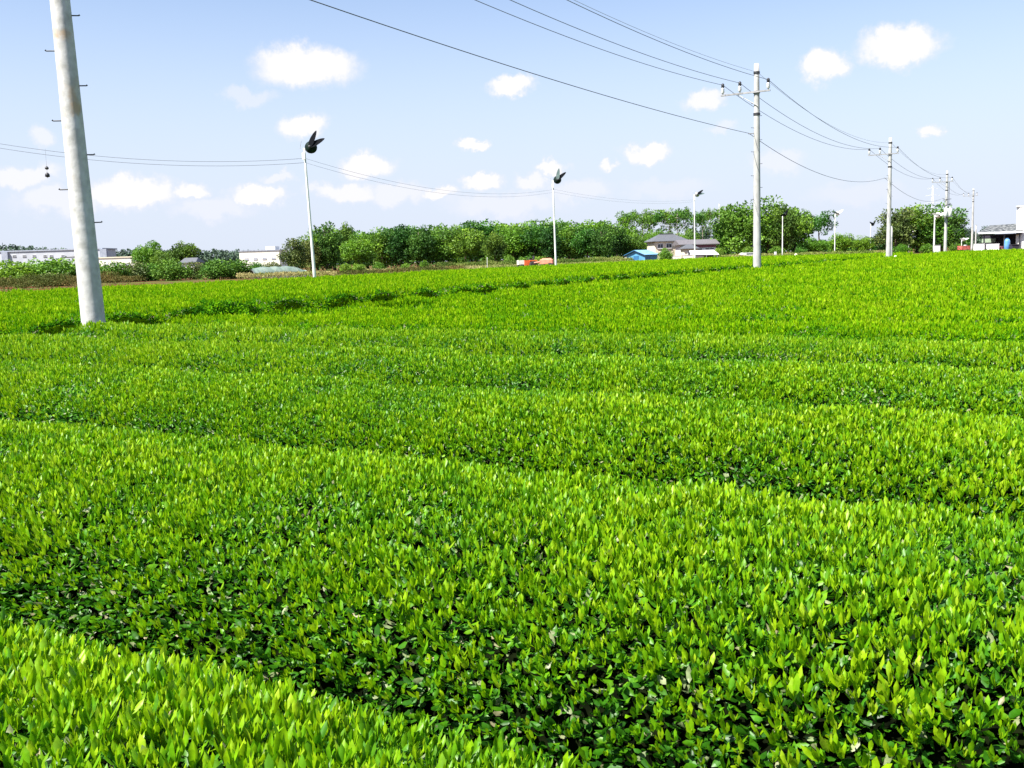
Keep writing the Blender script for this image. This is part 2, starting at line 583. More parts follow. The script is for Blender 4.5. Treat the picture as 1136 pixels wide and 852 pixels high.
def vnoise(x, y, seed=0):
    i, j = np.floor(x), np.floor(y)
    fx, fy = x - i, y - j
    fx = fx * fx * (3 - 2 * fx)
    fy = fy * fy * (3 - 2 * fy)
    a, b = hash2(i, j, seed), hash2(i + 1, j, seed)
    c, d = hash2(i, j + 1, seed), hash2(i + 1, j + 1, seed)
    return (a * (1 - fx) + b * fx) * (1 - fy) + (c * (1 - fx) + d * fx) * fy


# ------------------------------------------------------------------ ground
# the tea rows run along U, the line of utility poles along V
U = np.array((.866, -.5, 0.))
Vv = np.array((.5, .866, 0.))
ZZ = np.array((0, 0, 1.))


def sstep(a):
    a = np.clip(a, 0, 1)
    return a * a * (3 - 2 * a)


def ground_z(x, y):
    u = .866 * x - .5 * y
    v = .5 * x + .866 * y
    return .5 * np.maximum(sstep((-u - 39.5) / 6), sstep((v - 113) / 6))


us = np.array([-3500, -1200, -400, -200, -120, -80, -60, -50, -46, -44.5, -43, -41.5, -40.5, -39, -30, -20, -10, 0, 20, 60, 200, 800, 3500.])
vs = np.array([-800, -200, -60, -20, 0, 20, 40, 60, 80, 100, 112, 113.5, 115, 116.5, 118, 119.5, 130, 160, 220, 400, 900, 3500.])
GU, GV = np.meshgrid(us, vs, indexing='ij')
GX, GY = .866 * GU + .5 * GV, -.5 * GU + .866 * GV
gv = np.stack([GX, GY, ground_z(GX, GY)], -1).reshape(-1, 3)
nv = len(vs)
gf = np.array([(i * nv + j, (i + 1) * nv + j, (i + 1) * nv + j + 1, i * nv + j + 1) for i in range(len(us) - 1) for j in range(nv - 1)])
tag(put('ground', np_mesh('ground', [(gv, gf, 0, 0, False)], [SOIL])), kind='structure')


def uv_pt(u, v, z=0.):
    return (.866 * u + .5 * v, -.5 * u + .866 * v, z)


mb = MB()
mb.poly([uv_pt(-15.2, -10, .004), uv_pt(-11.55, -10, .004), uv_pt(-11.55, 112, .004), uv_pt(-15.2, 112, .004)], [(0, 1, 2, 3)])
tag(mb.build('path', PATH), kind='structure')

# ------------------------------------------------------------------ tea hedges
PITCH, V0 = 1.81, 2.55
PROF = np.array([(-.76, .04), (-.77, .34), (-.735, .54), (-.65, .665), (-.45, .75), (-.2, .785), (0, .795), (.2, .785), (.45, .75), (.65, .665), (.735, .54), (.77, .34), (.76, .04)])
SEG = np.diff(PROF, axis=0)
SLEN = np.hypot(SEG[:, 0], SEG[:, 1])
CUM = np.concatenate([[0], np.cumsum(SLEN)])


def prof_at(s):
    i = np.clip(np.searchsorted(CUM, s, side='right') - 1, 0, len(SEG) - 1)
    f = (s - CUM[i]) / SLEN[i]
    t = PROF[i, 0] + SEG[i, 0] * f
    z = PROF[i, 1] + SEG[i, 1] * f
    # smooth normal between segments
    nt_, nz_ = -SEG[:, 1] / SLEN, SEG[:, 0] / SLEN
    j = np.clip(i + np.where(f > .5, 1, -1), 0, len(SEG) - 1)
    w = np.abs(f - .5)
    return t, z, nt_[i] * (1 - w) + nt_[j] * w, nz_[i] * (1 - w) + nz_[j] * w


def lump(x, y):
    return (vnoise(x * 1.1, y * 1.1, 3) - .5) * .028 + (vnoise(x * 3.3, y * 3.3, 5) - .5) * .034


LEAF_L = .0275


SKEW = [.052]


def row_pt(u, v, z=0.):
    # the rows run a few degrees off square to the pole line
    return uv_pt(u, v - SKEW[0] * (u + 1.4), z)


def tea_row(vc, u0, u1, chunks, d_lo=0, d_hi=1e9, far_core=False, shoots_per=2350, old_per=6000, back=True):
    s0, s1 = (0.0, CUM[-1]) if back else (0.0, CUM[-1] - .62)
    # the body of twigs; its near-black on the near rows is painted shade
    nu = max(2, int((u1 - u0) / (.5 if vc < 12 else 2.0)) + 1)
    uu = np.linspace(u0, u1, nu)
    inner = PROF * np.array((.91, .95)) - np.array((0, .032))
    core = np.zeros((nu, len(PROF), 3))
    for k, (t, z) in enumerate(inner):
        shrink = np.ones(nu)
        shrink[0] = shrink[-1] = .8
        x, y, _ = row_pt(uu, vc + t * shrink)
        core[:, k] = np.stack([x, y, np.maximum(z + (lump(x, y) - .01) * (z > .5), .0)], -1)
    m = len(PROF)
    f = np.array([(i * m + k, (i + 1) * m + k, (i + 1) * m + k + 1, i * m + k + 1) for i in range(nu - 1) for k in range(m - 1)])
    chunks.append((core.reshape(-1, 3), f, 1, 0, True))
    caps = np.array([[0, k, k + 1] for k in range(1, m - 1)])
    chunks.append((core[0], caps, 1, 0, False))
    chunks.append((core[-1], caps, 1, 0, False))
    # leaves: sample the row in short lengths, so that the number follows the distance
    step = 1.5 if vc < 14 else 4.0
    for ua in np.arange(u0, u1, step):
        ub = min(ua + step, u1)
        mx, my, _ = row_pt((ua + ub) / 2, vc)
        if my < -1.2 or abs(mx) > .62 * my + 2.6:
            continue
        dist = max(.9, math.hypot(mx, my) - step * .3)
        g = max(1.0, (dist / 5.5) ** .72)
        area = (ub - ua) * (s1 - s0)
        fine = dist < 7.5
        ends = []
        if ua == u0 or ub == u1:
            ends = [ua == u0, ub == u1]
        # --- old leaves, all round
        n = int(area * old_per / g ** 2)
        s = RNG.uniform(s0, s1, n)
        u = RNG.uniform(ua, ub, n)
        t, z, n_t, n_z = prof_at(s)
        if ends:                                   # leaves over the end face of the row
            ne = int(.9 * old_per / g ** 2) * 2
            te = RNG.uniform(-.78, .78, ne)
            ze = RNG.uniform(.08, 1, ne) * np.interp(te, PROF[1:-1, 0], PROF[1:-1, 1])
            ue = np.where(RNG.random(ne) < .5, u0 if ends[0] else u1, u1 if ends[1] else u0) + 0.
            u, t, z = np.concatenate([u, ue]), np.concatenate([t, te]), np.concatenate([z, ze])
            endn = np.where(ue == u0, -1., 1.)
            n_u = np.concatenate([np.zeros(n), endn])
            n_t, n_z = np.concatenate([n_t, np.zeros(ne)]), np.concatenate([n_z, np.full(ne, .15)])
            n += ne
        else:
            n_u = np.zeros(n)
        x, y, _ = row_pt(u, vc + t)
        top = np.clip((z - .55) / .15, 0, 1)
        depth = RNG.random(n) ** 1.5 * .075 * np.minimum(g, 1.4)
        nw = n_u[:, None] * U + n_t[:, None] * Vv + n_z[:, None] * ZZ
        p = np.stack([x, y, z + lump(x, y) * top - .008], -1) - nw * depth[:, None]
        az = RNG.uniform(0, 2 * np.pi, n)
        horiz = np.cos(az)[:, None] * U + np.sin(az)[:, None] * Vv
        d = unit(horiz + nw * RNG.uniform(.1, 1.0, n)[:, None] + ZZ * RNG.uniform(-.6, .5, n)[:, None])
        side = np.cross(nw + ZZ * .4 + RNG.normal(0, .55, (n, 3)), d)
        ln = LEAF_L * g * RNG.uniform(.75, 1.35, n)
        dry = RNG.random(n) < .08  # tan ones are dry, pale grey-olive ones carry a painted sky sheen
        patch = vnoise(x * .9 + 9, y * .9, 8)
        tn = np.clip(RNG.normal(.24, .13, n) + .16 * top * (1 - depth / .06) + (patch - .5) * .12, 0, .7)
        tn = np.where(dry, RNG.uniform(.925, .99, n), tn)
        bend = RNG.uniform(0, .3, n)
        ln = np.where(dry & (tn > .972), ln * .75, ln)
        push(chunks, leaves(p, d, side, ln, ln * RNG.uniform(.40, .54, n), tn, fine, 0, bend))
        # --- the spring shoots standing on the clipped top
        n = int(area * shoots_per / g ** 2)
        s = RNG.uniform(s0, s1, n)
        u = RNG.uniform(ua, ub, n)
        t, z, n_t, n_z = prof_at(s)
        x, y, _ = row_pt(u, vc + t)
        vig = vnoise(x * 1.7, y * 1.7, 21) * .5 + vnoise(x * 4.5, y * 4.5, 22) * .5
        keep = RNG.random(n) < np.clip((z - .40) / .27, 0.18, 1) * np.clip(.42 + (vig - .30) * 3.2, .14, 1)
        s, u, t, z, n_t, n_z, x, y, vig = (q[keep] for q in (s, u, t, z, n_t, n_z, x, y, vig))
        n = len(s)
        if n == 0:
            continue
        nw = n_t[:, None] * Vv + n_z[:, None] * ZZ
        ax = unit(nw * .55 + ZZ * .75 + RNG.normal(0, .12, (n, 3)))
        root = np.stack([x, y, z + lump(x, y)], -1) + ax * (RNG.uniform(-.02, .024, n) * min(g, 1.8))[:, None]
        big = RNG.uniform(.62, 1.25, n) * (.66 + vig * .68)
        phase = RNG.uniform(0, 2 * np.pi, n)
        e1 = unit(np.cross(ax, np.array((.3, 1., .2))))
        e2 = np.cross(ax, e1)
        young = np.clip(RNG.normal(.66, .11, n) + (vig - .5) * .34 + (vnoise(x * .35, y * .35, 31) - .5) * .10, .36, .9)
        nl = 4 if g < 1.15 else 3
        for q in range(nl):
            a = phase + q * (2.4 if nl == 4 else 2.1) + RNG.normal(0, .3, n)
            r = np.cos(a)[:, None] * e1 + np.sin(a)[:, None] * e2
            th = RNG.uniform(.08, .38, n) + .09 * q
            if q == nl - 1:
                th = RNG.uniform(0, .15, n)
            d = ax * np.cos(th)[:, None] + r * np.sin(th)[:, None]
            ln = LEAF_L * g * big * RNG.uniform(.85, 1.25, n) * (.75 if q == nl - 1 else 1)
            tn = np.clip(young + (.12 if q == nl - 1 else -.05 * q), 0, .9)
            base = root + ax * (ln * (.12 * (q % 3)))[:, None]
            push(chunks, leaves(base, d, np.cross(ax, r), ln, ln * RNG.uniform(.27, .38, n), tn, fine, 0,
                                RNG.uniform(-.25, .2, n)))


NEAR_LABELS = ['nearest clipped tea hedge row, filling the bottom left corner',
               'broad clipped tea hedge row across the foreground, behind the nearest dark gap',
               'clipped tea hedge row just behind the dark slanting gap at the right edge',
               'clipped tea hedge row in the near field, third beyond the bottom left row',
               'clipped tea hedge row in the near field, fourth beyond the bottom left row']
for k in range(-1, 4):
    ch = []
    SKEW[0] = -.02 if k < 0 else (.035 if k == 0 else .052)
    vc = V0 + (k) * PITCH
    tea_row(vc, -11.5 + .1 * math.sin(k * 3.1), max(4., .03 * vc + 6), ch)
    o = put('tea_hedge_row', np_mesh('tea_hedge_row', ch, [TEA, TEA_CORE]))
    tag(o, NEAR_LABELS[k + 1], 'tea hedge', 'clipped tea hedge rows in the foreground')

ch = []
for k in range(4, 61):
    vc = V0 + k * PITCH
    tea_row(vc, -11.5 + .12 * math.sin(k * 3.1) + .06 * math.sin(k * 7.7), .03 * vc + 6, ch, back=vc < 12)
tag(put('tea_field', np_mesh('tea_field', ch, [TEA_FAR, TEA_CORE_FAR])),
    'wide field of clipped bright green tea reaching to the utility poles', 'tea field', kind='stuff')
ch = []
for k in range(3, 61):
    vc = V0 + k * PITCH - .4
    edge = -13.5 - 2.5 * float(sstep((vc - 6) / 11)) + 1.0 * float(sstep((vc - 45) / 40))
    lo = max(-38.0 + 1.5 * math.sin(vc * .05), -1.9 * vc - 6)
    tea_row(vc, lo, edge + .14 * math.sin(k * 2.3) + .08 * math.sin(k * 5.9), ch, back=vc < 22)
tag(put('tea_field', np_mesh('tea_field', ch, [TEA_FAR, TEA_CORE_FAR])),
    'far block of clipped tea beyond the dark path behind the poles', 'tea field', kind='stuff')


# ------------------------------------------------------------------ trees and bushes
def crown_mesh(name, mat, seed, clumps, clump_r, leaf, per, shape, tone=.5, spread=.22):
    """leaf-sized faces on the shells of many uneven clumps; shape(rng) gives clump centres"""
    rng = np.random.default_rng(seed)
    P, D, S, Ln, T = [], [], [], [], []
    for i in range(clumps):
        c, rs = shape(rng)
        r = clump_r * rs * rng.uniform(.7, 1.25)
        n = int(per * (r / clump_r) ** 2)
        v = unit(rng.normal(0, 1, (n, 3)))
        rad = r * (1 - .45 * rng.random(n) ** 2) * (1 + .28 * (vnoise(v[:, 0] * 3 + i, v[:, 1] * 3 + v[:, 2] * 2, seed) - .5))
        p = c + v * rad[:, None] * np.array((1, 1, .8))
        d = unit(v * .5 + rng.normal(0, .7, (n, 3)))
        P.append(p); D.append(d)
        S.append(np.cross(d, v + rng.normal(0, .5, (n, 3))))
        Ln.append(leaf * rng.uniform(.6, 1.4, n))
        T.append(np.clip(tone + rng.normal(0, .15) + rng.normal(0, spread * .5, n), 0, 1))
    P, D, S, Ln, T = map(np.concatenate, (P, D, S, Ln, T))
    keep = P[:, 2] > .02
    P, D, S, Ln, T = P[keep], D[keep], S[keep], Ln[keep], T[keep]
    ch = []
    push(ch, leaves(P, D, S, Ln, Ln * .62, T, False))
    return np_mesh(name, ch, [mat])


def trunk_mesh(name, mat, seed, h, r0, limbs, fork=.45, reach=.25):
    rnd = random.Random(seed)
    mb = MB()
    bend = [(0, 0)]
    for i in range(5):
        bend.append((bend[-1][0] + rnd.uniform(-.02, .02) * h, bend[-1][1] + rnd.uniform(-.02, .02) * h))
    pts = [(bend[i][0], bend[i][1], h * i / 5) for i in range(6)]
    mb.tube(pts, [r0 * 1.25] + [r0 * (1 - .75 * i / 5) for i in range(1, 6)], 8)
    for i in range(limbs):
        f = rnd.uniform(fork, .92)
        j = int(f * 5)
        g = f * 5 - j
        b = Vector(pts[j]).lerp(Vector(pts[min(j + 1, 5)]), g)
        a = rnd.uniform(0, 6.283)
        e = b + Vector((math.cos(a), math.sin(a), rnd.uniform(.3, .9))) * h * reach * rnd.uniform(.6, 1)
        m = b.lerp(e, .5) + Vector((0, 0, -.02 * h))
        rr = r0 * (1 - .75 * f) * .65
        mb.tube([b, m, e], [rr, rr * .7, rr * .3], 6)
    me_o = mb.build(name, mat, None, True)
    me = me_o.data
    bpy.data.objects.remove(me_o)
    return me


def egg(cx, cz, rx, rz, top_bias=0.0):
    def f(rng):
        v = rng.normal(0, 1, 3)
        v /= np.linalg.norm(v)
        k = rng.random() ** .45
        return np.array((v[0] * rx * k * cx, v[1] * rx * k, cz + v[2] * rz * k)), 1 - .15 * k
    return f


def umbrella(cz, rx, rz):
    def f(rng):
        a, k = rng.uniform(0, 6.283), math.sqrt(rng.random())
        z = cz + (1 - k * k) * rz * .6 + rng.uniform(-.5, .5) * rz
        if rng.random() < .25:
            z -= rng.uniform(.5, 2.6)
            k *= .5
        return np.array((math.cos(a) * rx * k, math.sin(a) * rx * k, z)), .75 + .3 * rng.random()
    return f


# all prototypes are 8 m tall; each is one crown mesh and one trunk mesh
KINDS = {}
for i in range(3):
    KINDS['broad%d' % i] = (crown_mesh('crown', TREE_MID, 40 + i, 58, 1.15, .35, 125, egg(1, 4.0, 2.9, 3.3), .48), trunk_mesh('trunk', BARK, i, 6.2, .22, 7))
    KINDS['dark%d' % i] = (crown_mesh('crown', TREE_DARK, 50 + i, 54, 1.1, .35, 125, egg(1, 4.0, 2.5, 3.3), .46), trunk_mesh('trunk', BARK, 10 + i, 6.4, .2, 6))
    KINDS['bright%d' % i] = (crown_mesh('crown', TREE_BRIGHT, 60 + i, 58, 1.1, .35, 125, egg(1, 4.0, 2.9, 3.3), .45), trunk_mesh('trunk', BARK, 20 + i, 6, .2, 7))
    KINDS['thin%d' % i] = (crown_mesh('crown', TREE_MID, 70 + i, 17, .72, .30, 80, umbrella(6.3, 1.5, 1.1), .5), trunk_mesh('trunk', PALEBARK, 30 + i, 7.4, .13, 7, .6, .16))
KINDS['olive'] = (crown_mesh('crown', TREE_OLIVE, 81, 46, 1.05, .34, 110, egg(1, 3.9, 2.9, 3.2), .5), trunk_mesh('trunk', BARK, 41, 6, .2, 7))
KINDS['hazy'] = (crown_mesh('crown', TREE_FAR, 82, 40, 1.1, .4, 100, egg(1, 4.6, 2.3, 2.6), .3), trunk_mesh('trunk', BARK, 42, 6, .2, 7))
KINDS['leaning'] = (crown_mesh('crown', TREE_MID, 83, 30, .85, .32, 95, lambda rng: (np.array((rng.uniform(-3, 3.4), rng.normal(0, 1), 5.6 + rng.normal(0, .75))), 1.), .42), trunk_mesh('trunk', BARK, 43, 6.4, .2, 9, .5, .4))


def plant(kind, name, label, cat, px, top, Y, wide=1.0, group=None, rz=None, dz=0., base=None):
    p = at(px, 280, Y)
    z0 = float(ground_z(p.x, p.y)) + dz
    h = at(px, top, Y).z - z0
    crown, trunk = KINDS[kind]
    o = thing(name, label, cat, (p.x, p.y, z0), rz if rz is not None else random.uniform(0, 6.28), group)
    s = h / 8.0
    o.scale = (s * wide, s * wide, s)
    put('crown' if name != 'bush' else 'foliage', crown, o)
    put('trunk' if name != 'bush' else 'stem', trunk, o)
    return o


for i in range(3):
    KINDS['bush%d' % i] = (crown_mesh('foliage', TREE_MID, 90 + i, 44, 1.9, .62, 90, egg(1, 2.9, 3.6, 3.4), .62, .3), trunk_mesh('stem', BARK, 60 + i, 4, .25, 6, .2, .3))
    KINDS['dbush%d' % i] = (crown_mesh('foliage', TREE_DARK, 95 + i, 44, 1.9, .62, 90, egg(1, 2.9, 3.6, 3.4), .85, .3), trunk_mesh('stem', BARK, 65 + i, 4, .25, 6, .2, .3))
KINDS['obush'] = (crown_mesh('foliage', TREE_OLIVE, 99, 44, 1.9, .62, 90, egg(1, 2.9, 3.6, 3.4), .5, .35), trunk_mesh('stem', BARK, 69, 4, .25, 6, .2, .3))
KINDS['gbush'] = (crown_mesh('foliage', TREE_BRIGHT, 98, 44, 1.9, .62, 90, egg(1, 2.9, 3.6, 3.4), .4, .3), trunk_mesh('stem', BARK, 68, 4, .25, 6, .2, .3))

WOODG = 'trees along the front edge of the wood'
TREES = [  # kind, px, top y, distance, width, label
    ('olive', 326, 259, 150, .95, 'brownish olive tree at the left end of the wood, left of the nearest fan pole'),
    ('olive', 344, 262, 156, .8, 'olive green tree just behind the nearest fan pole'),
    ('dark0', 362, 243, 158, .9, 'tall dark green tree immediately right of the nearest fan pole'),
    ('dark1', 385, 240, 162, .62, 'narrow dark square-topped tree rising highest at the left of the wood'),
    ('bright0', 398, 254, 148, 1.05, 'bright yellow-green round tree below the narrow dark tree'),
    ('broad0', 424, 249, 160, .95, 'mid green tree right of the bright yellow-green round tree'),
    ('dark2', 444, 248, 158, .9, 'dark tree with a glimpse of trunk, second right of the bright round tree'),
    ('dark0', 466, 247, 157, .85, 'dark bushy tree left of the centre of the wood with pale trunk below'),
    ('broad1', 492, 247, 160, 1.0, 'leafy green tree in the wood above the thin white stake, leftward'),
    ('broad2', 517, 246, 158, .95, 'leafy green tree in the wood just left of the thin white stake'),
    ('dark1', 549, 252, 154, .8, 'blackish narrow tree in the wood behind the thin white stake'),
    ('bright1', 570, 246, 160, .9, 'lighter green tree in the wood left above the orange tractor'),
    ('broad0', 594, 243, 158, .95, 'green tree in the wood behind the orange farm machines'),
    ('dark2', 612, 247, 155, .7, 'dark tree directly behind the second fan pole'),
    ('broad1', 632, 244, 158, .9, 'green tree just right of the second fan pole'),
    ('broad2', 652, 246, 156, .85, 'green tree midway between the second fan pole and the blue shed'),
    ('dark0', 668, 248, 154, .75, 'dark tree left of the blue shed'),
    ('dark1', 684, 244, 158, .8, 'dark tall tree behind the left end of the blue shed'),
    ('broad0', 704, 256, 160, .85, 'rounded tree right behind the blue shed'),
    ('bright2', 724, 252, 190, .8, 'lighter green tree behind the cream house'),
    ('broad1', 765, 253, 195, .8, 'green tree between the roofs of the two houses'),
    ('broad2', 803, 236, 178, .62, 'slim leafy tree just left of the second utility pole group'),
    ('broad0', 822, 219, 175, 1.15, 'big leafy tree directly left of the second utility pole'),
    ('broad1', 852, 216, 174, 1.2, 'tallest big leafy tree directly right of the second utility pole'),
    ('dark2', 868, 224, 170, .75, 'dark tree behind the fan pole right of the second utility pole'),
    ('broad2', 882, 222, 176, .85, 'big leafy tree left of the open leaning tree'),
    ('leaning', 908, 232, 180, .9, 'open-crowned leaning tree with sky showing under its branches'),
    ('bright0', 905, 261, 172, 1.4, 'low bright green bushy tree below the open leaning tree'),
    ('bright1', 932, 256, 176, 1.35, 'low bright green bushy tree, middle of the low clump left of the third utility pole'),
    ('bright2', 957, 259, 178, 1.25, 'low bright green bushy tree, right of the low clump by the third utility pole'),
    ('hazy', 975, 256, 240, 1.0, 'small hazy tree far behind the third utility pole'),
    ('olive', 993, 225, 176, 1.2, 'spreading olive-green tree whose branch reaches left past the third utility pole'),
    ('broad0', 1018, 222, 180, 1.25, 'large green tree right of the third utility pole'),
    ('broad1', 1044, 223, 178, 1.15, 'large green tree behind the pole with the white transformer'),
    ('dark0', 1058, 232, 176, .75, 'dark green tree right of the pole with the white transformer'),
    ('hazy', 1074, 252, 230, 1.1, 'hazy blue-green tree left of the canopy building'),
    ('hazy', 1093, 250, 240, 1.1, 'hazy blue-green tree behind the left end of the canopy roof'),
    ('bright0', 163, 263, 215, .9, 'pale airy round tree left of the pair beyond the bushes'),
    ('dark1', 203, 263, 210, 1.15, 'broad dark green tree, right one of the pair beyond the left bushes'),
    ('broad0', 178, 275, 205, 1.0, 'low green tree between the pair beyond the left bushes'),
]
for kind, px, top, Y, wd, lab in TREES:
    plant(kind, 'broadleaf_tree' if kind != 'leaning' else 'leaning_tree', lab, 'tree', px, top, Y, wd * (1.22 if 410 < px < 710 else 1),
          WOODG if 320 < px < 720 else 'trees around the houses and far field edge')
ORD = ['leftmost', 'second from left', 'third from left', 'fourth from left', 'fifth from left', 'sixth from left', 'seventh from left',
       'middle one', 'sixth from right', 'fifth from right', 'fourth from right', 'third from right', 'second from right', 'rightmost']
BACK = [(352, 'over the tall dark tree by the nearest fan pole'), (372, 'between the tall dark tree and the narrow dark one'), (392, 'over the bright yellow-green round tree, on its left'),
        (408, 'over the bright yellow-green round tree, on its right'), (428, 'left of the dark tree with a glimpse of trunk'), (448, 'over the dark tree with a glimpse of trunk'),
        (466, 'over the dark bushy tree left of centre'), (484, 'right of the dark bushy tree left of centre'), (502, 'far left of the thin white stake'), (520, 'left of the thin white stake'),
        (538, 'straight above the thin white stake'), (556, 'right of the thin white stake'), (574, 'above the cream front of the orange tractor'), (592, 'above the gap between the orange machines'),
        (608, 'just left of the second fan pole'), (626, 'just right of the second fan pole'), (646, 'midway from the second fan pole to the blue shed'), (664, 'well left of the blue shed'), (682, 'left of the first tall thin tree')]
for i, (px, where) in enumerate(BACK):
    sky_y = np.interp(px, [340, 372, 390, 410, 440, 500, 560, 600, 640, 690], [262, 246, 250, 252, 247, 243, 240, 238, 241, 236])
    plant(['broad0', 'bright1', 'broad2', 'bright2', 'broad1'][i % 5], 'broadleaf_tree', 'treetop at the back of the wood, ' + where.replace('tall dark tree by', 'dark tree by').replace('between the tall dark tree and the narrow dark one', 'beside the narrow dark one').replace('midway from the second fan pole to the blue shed', 'midway between fan pole and blue shed').replace('left of the dark tree with a glimpse of trunk', 'left of the dark tree showing trunk'),
          'tree', px + random.uniform(-3, 3), sky_y + random.uniform(-1.5, 3), 185 + random.uniform(-8, 8), 1.25, 'trees crowded in the back of the wood')
for i, px in enumerate([693, 703, 714, 722, 733, 742, 752, 760, 771, 780, 788, 798, 806]):
    plant('thin%d' % (i % 3), 'tall_thin_tree', 'tall thin pale-trunked tree in the row behind the houses, ' + (ORD[i] if i < 7 else ORD[i + 1]), 'tree',
          px, [234, 232, 236, 231, 233, 229, 231, 229, 233, 232, 230, 227, 230][i],
          215 + (i * 7) % 13, [.8, .65, .75][i % 3] * (1.1 if i < 9 else .75), 'airy row of tall thin trees')
for i, px in enumerate(range(696, 826, 12)):
    plant(['broad1', 'broad0', 'bright0'][i % 3] if px < 775 else 'hazy', 'broadleaf_tree', 'lower dense tree under the tall thin trees, ' + (ORD[i] if i < 6 else ORD[i + 3]), 'tree',
          px, 251 + (i * 5) % 7 + (9 if px > 780 else 0), 232, 1.1, 'dense trees under the airy row')

BUSHES = [
    ('gbush', 10, 285, 100, 1.3, 'bright green bush at the left edge below the long white building'),
    ('gbush', 38, 284, 104, 1.3, 'bright green bush below the white building, left of the leaning pole'),
    ('bush1', 62, 283, 102, 1.2, 'green bush below the white building, second left of the leaning pole'),
    ('gbush', 84, 283, 104, 1.1, 'green bush right behind the leaning pole'),
    ('dbush0', 20, 302, 74, .8, 'small dark bush on bare soil at the left edge'),
    ('obush', 58, 300, 78, 1.7, 'low brownish olive bush on the soil bank left of the leaning pole'),
    ('dbush1', 121, 286, 92, 1.05, 'dark bush just right of the leaning pole, lowest in the bush row'),
    ('obush', 147, 287, 95, 1.0, 'yellowish bush second right of the leaning pole'),
    ('bush0', 165, 286, 96, .9, 'yellow-green bush under the pale airy tree'),
    ('dbush2', 189, 285, 92, 1.05, 'tallest dark green bush in the row right of the leaning pole'),
    ('obush', 214, 287, 98, .8, 'olive bush right of the tallest dark bush'),
    ('dbush0', 236, 284, 92, 1.0, 'dark green bush left of the end of the bush row'),
    ('dbush1', 260, 284, 93, 1.0, 'dark green bush ending the row beside the plastic tunnel'),
    ('obush', 300, 288, 118, 1.2, 'olive bush rising behind the plastic tunnel'),
    ('bush1', 283, 289, 122, 1.0, 'green bush behind the left end of the plastic tunnel'),
    ('obush', 363, 297, 92, .9, 'small olive bush right of the nearest fan pole foot'),
    ('bush2', 383, 290, 104, .95, 'round clipped bush, leftmost of four before the wood'),
    ('bush0', 397, 289, 104, .95, 'round clipped bush, second of four before the wood'),
    ('bush1', 419, 289, 106, .9, 'round clipped bush, third of four before the wood'),
    ('bush2', 449, 290, 106, .9, 'round clipped bush, rightmost of four before the wood'),
    ('gbush', 470, 287, 122, .8, 'bright yellow-green bush at the foot of the wood by the bank'),
    ('bush0', 598, 281, 140, 1.1, 'leafy green bush above the orange machines'),
    ('bush2', 580, 283, 140, 1.0, 'leafy green bush left above the orange tractor'),
    ('bush1', 565, 281, 142, .8, 'grey-green bush at the wood foot left of the orange tractor'),
    ('bush1', 738, 273, 146, .95, 'round green bush between the blue shed and the white wall'),
    ('bush0', 797, 271, 165, .7, 'green bush right of the mauve-roofed house'),
    ('dbush2', 830, 272, 165, 1.1, 'dark undergrowth bush left of the second utility pole'),
    ('dbush0', 862, 271, 164, 1.2, 'dark undergrowth bush right of the second utility pole'),
    ('bush2', 888, 273, 166, 1.1, 'dark green bush by the grey signpost'),
    ('gbush', 1000, 269, 165, 1.3, 'green bush at the foot of the large trees by the third utility pole'),
    ('bush1', 1028, 269, 165, 1.2, 'green bush at the foot of the large trees left of the transformer pole'),
    ('dbush1', 1060, 268, 168, 1.1, 'dark bush right of the transformer pole'),
]
for kind, px, top, Y, wd, lab in BUSHES:
    plant(kind, 'bush', lab, 'bush', px, top, Y, wd * (1.3 if px < 290 else .95))

# bushy unpruned clump at the path edge
p = at(247, 342, 19.6)
o = thing('bush', 'darker unclipped tea bush bulging beside the path behind the leaning pole', 'bush', (p.x, p.y, 0))
put('foliage', crown_mesh('foliage', TEA_FAR, 140, 34, .22, .075, 190, egg(1.5, .5, .38, .30), .34, .2), o)
put('stem', trunk_mesh('stem', BARK, 77, .5, .03, 5, .2, .3), o)


# far tree line
def far_line(px0, px1, Y, tops, seed, label):
    rng = np.random.default_rng(seed)
    P = []
    for px in np.arange(px0, px1, 3.0):
        t = np.interp(px, np.linspace(px0, px1, len(tops)), tops) + rng.uniform(-1.2, 1.5)
        a = at(px, t, Y + rng.uniform(-15, 15))
        P.append((a.x, a.y, a.z))
    P = np.array(P)
    ch = []
    for x, y, z in P:
        n = 170
        v = unit(rng.normal(0, 1, (n, 3)))
        hh = max(1.5, (z - .5) / 2)
        q = np.array((x, y, .5 + hh)) + v * np.array((2.2, 2.2, hh))
        d = unit(rng.normal(0, 1, (n, 3)))
        ln = rng.uniform(.7, 1.6, n)
        push(ch, leaves(q, d, np.cross(d, v), ln, ln * .7, np.clip(rng.normal(.4, .2, n), 0, 1), False))
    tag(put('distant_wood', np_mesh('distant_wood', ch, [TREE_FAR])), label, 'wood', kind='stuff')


far_line(-60, 330, 420, [276, 274, 273, 276, 280, 279, 279, 278, 279, 280, 280], 5, 'hazy distant line of trees behind the long white building')
far_line(1060, 1200, 420, [263, 262, 262, 264], 6, 'hazy distant trees behind the canopy building')
far_line(900, 1000, 420, [268, 268, 266], 8, 'hazy distant trees behind the low bright clump')


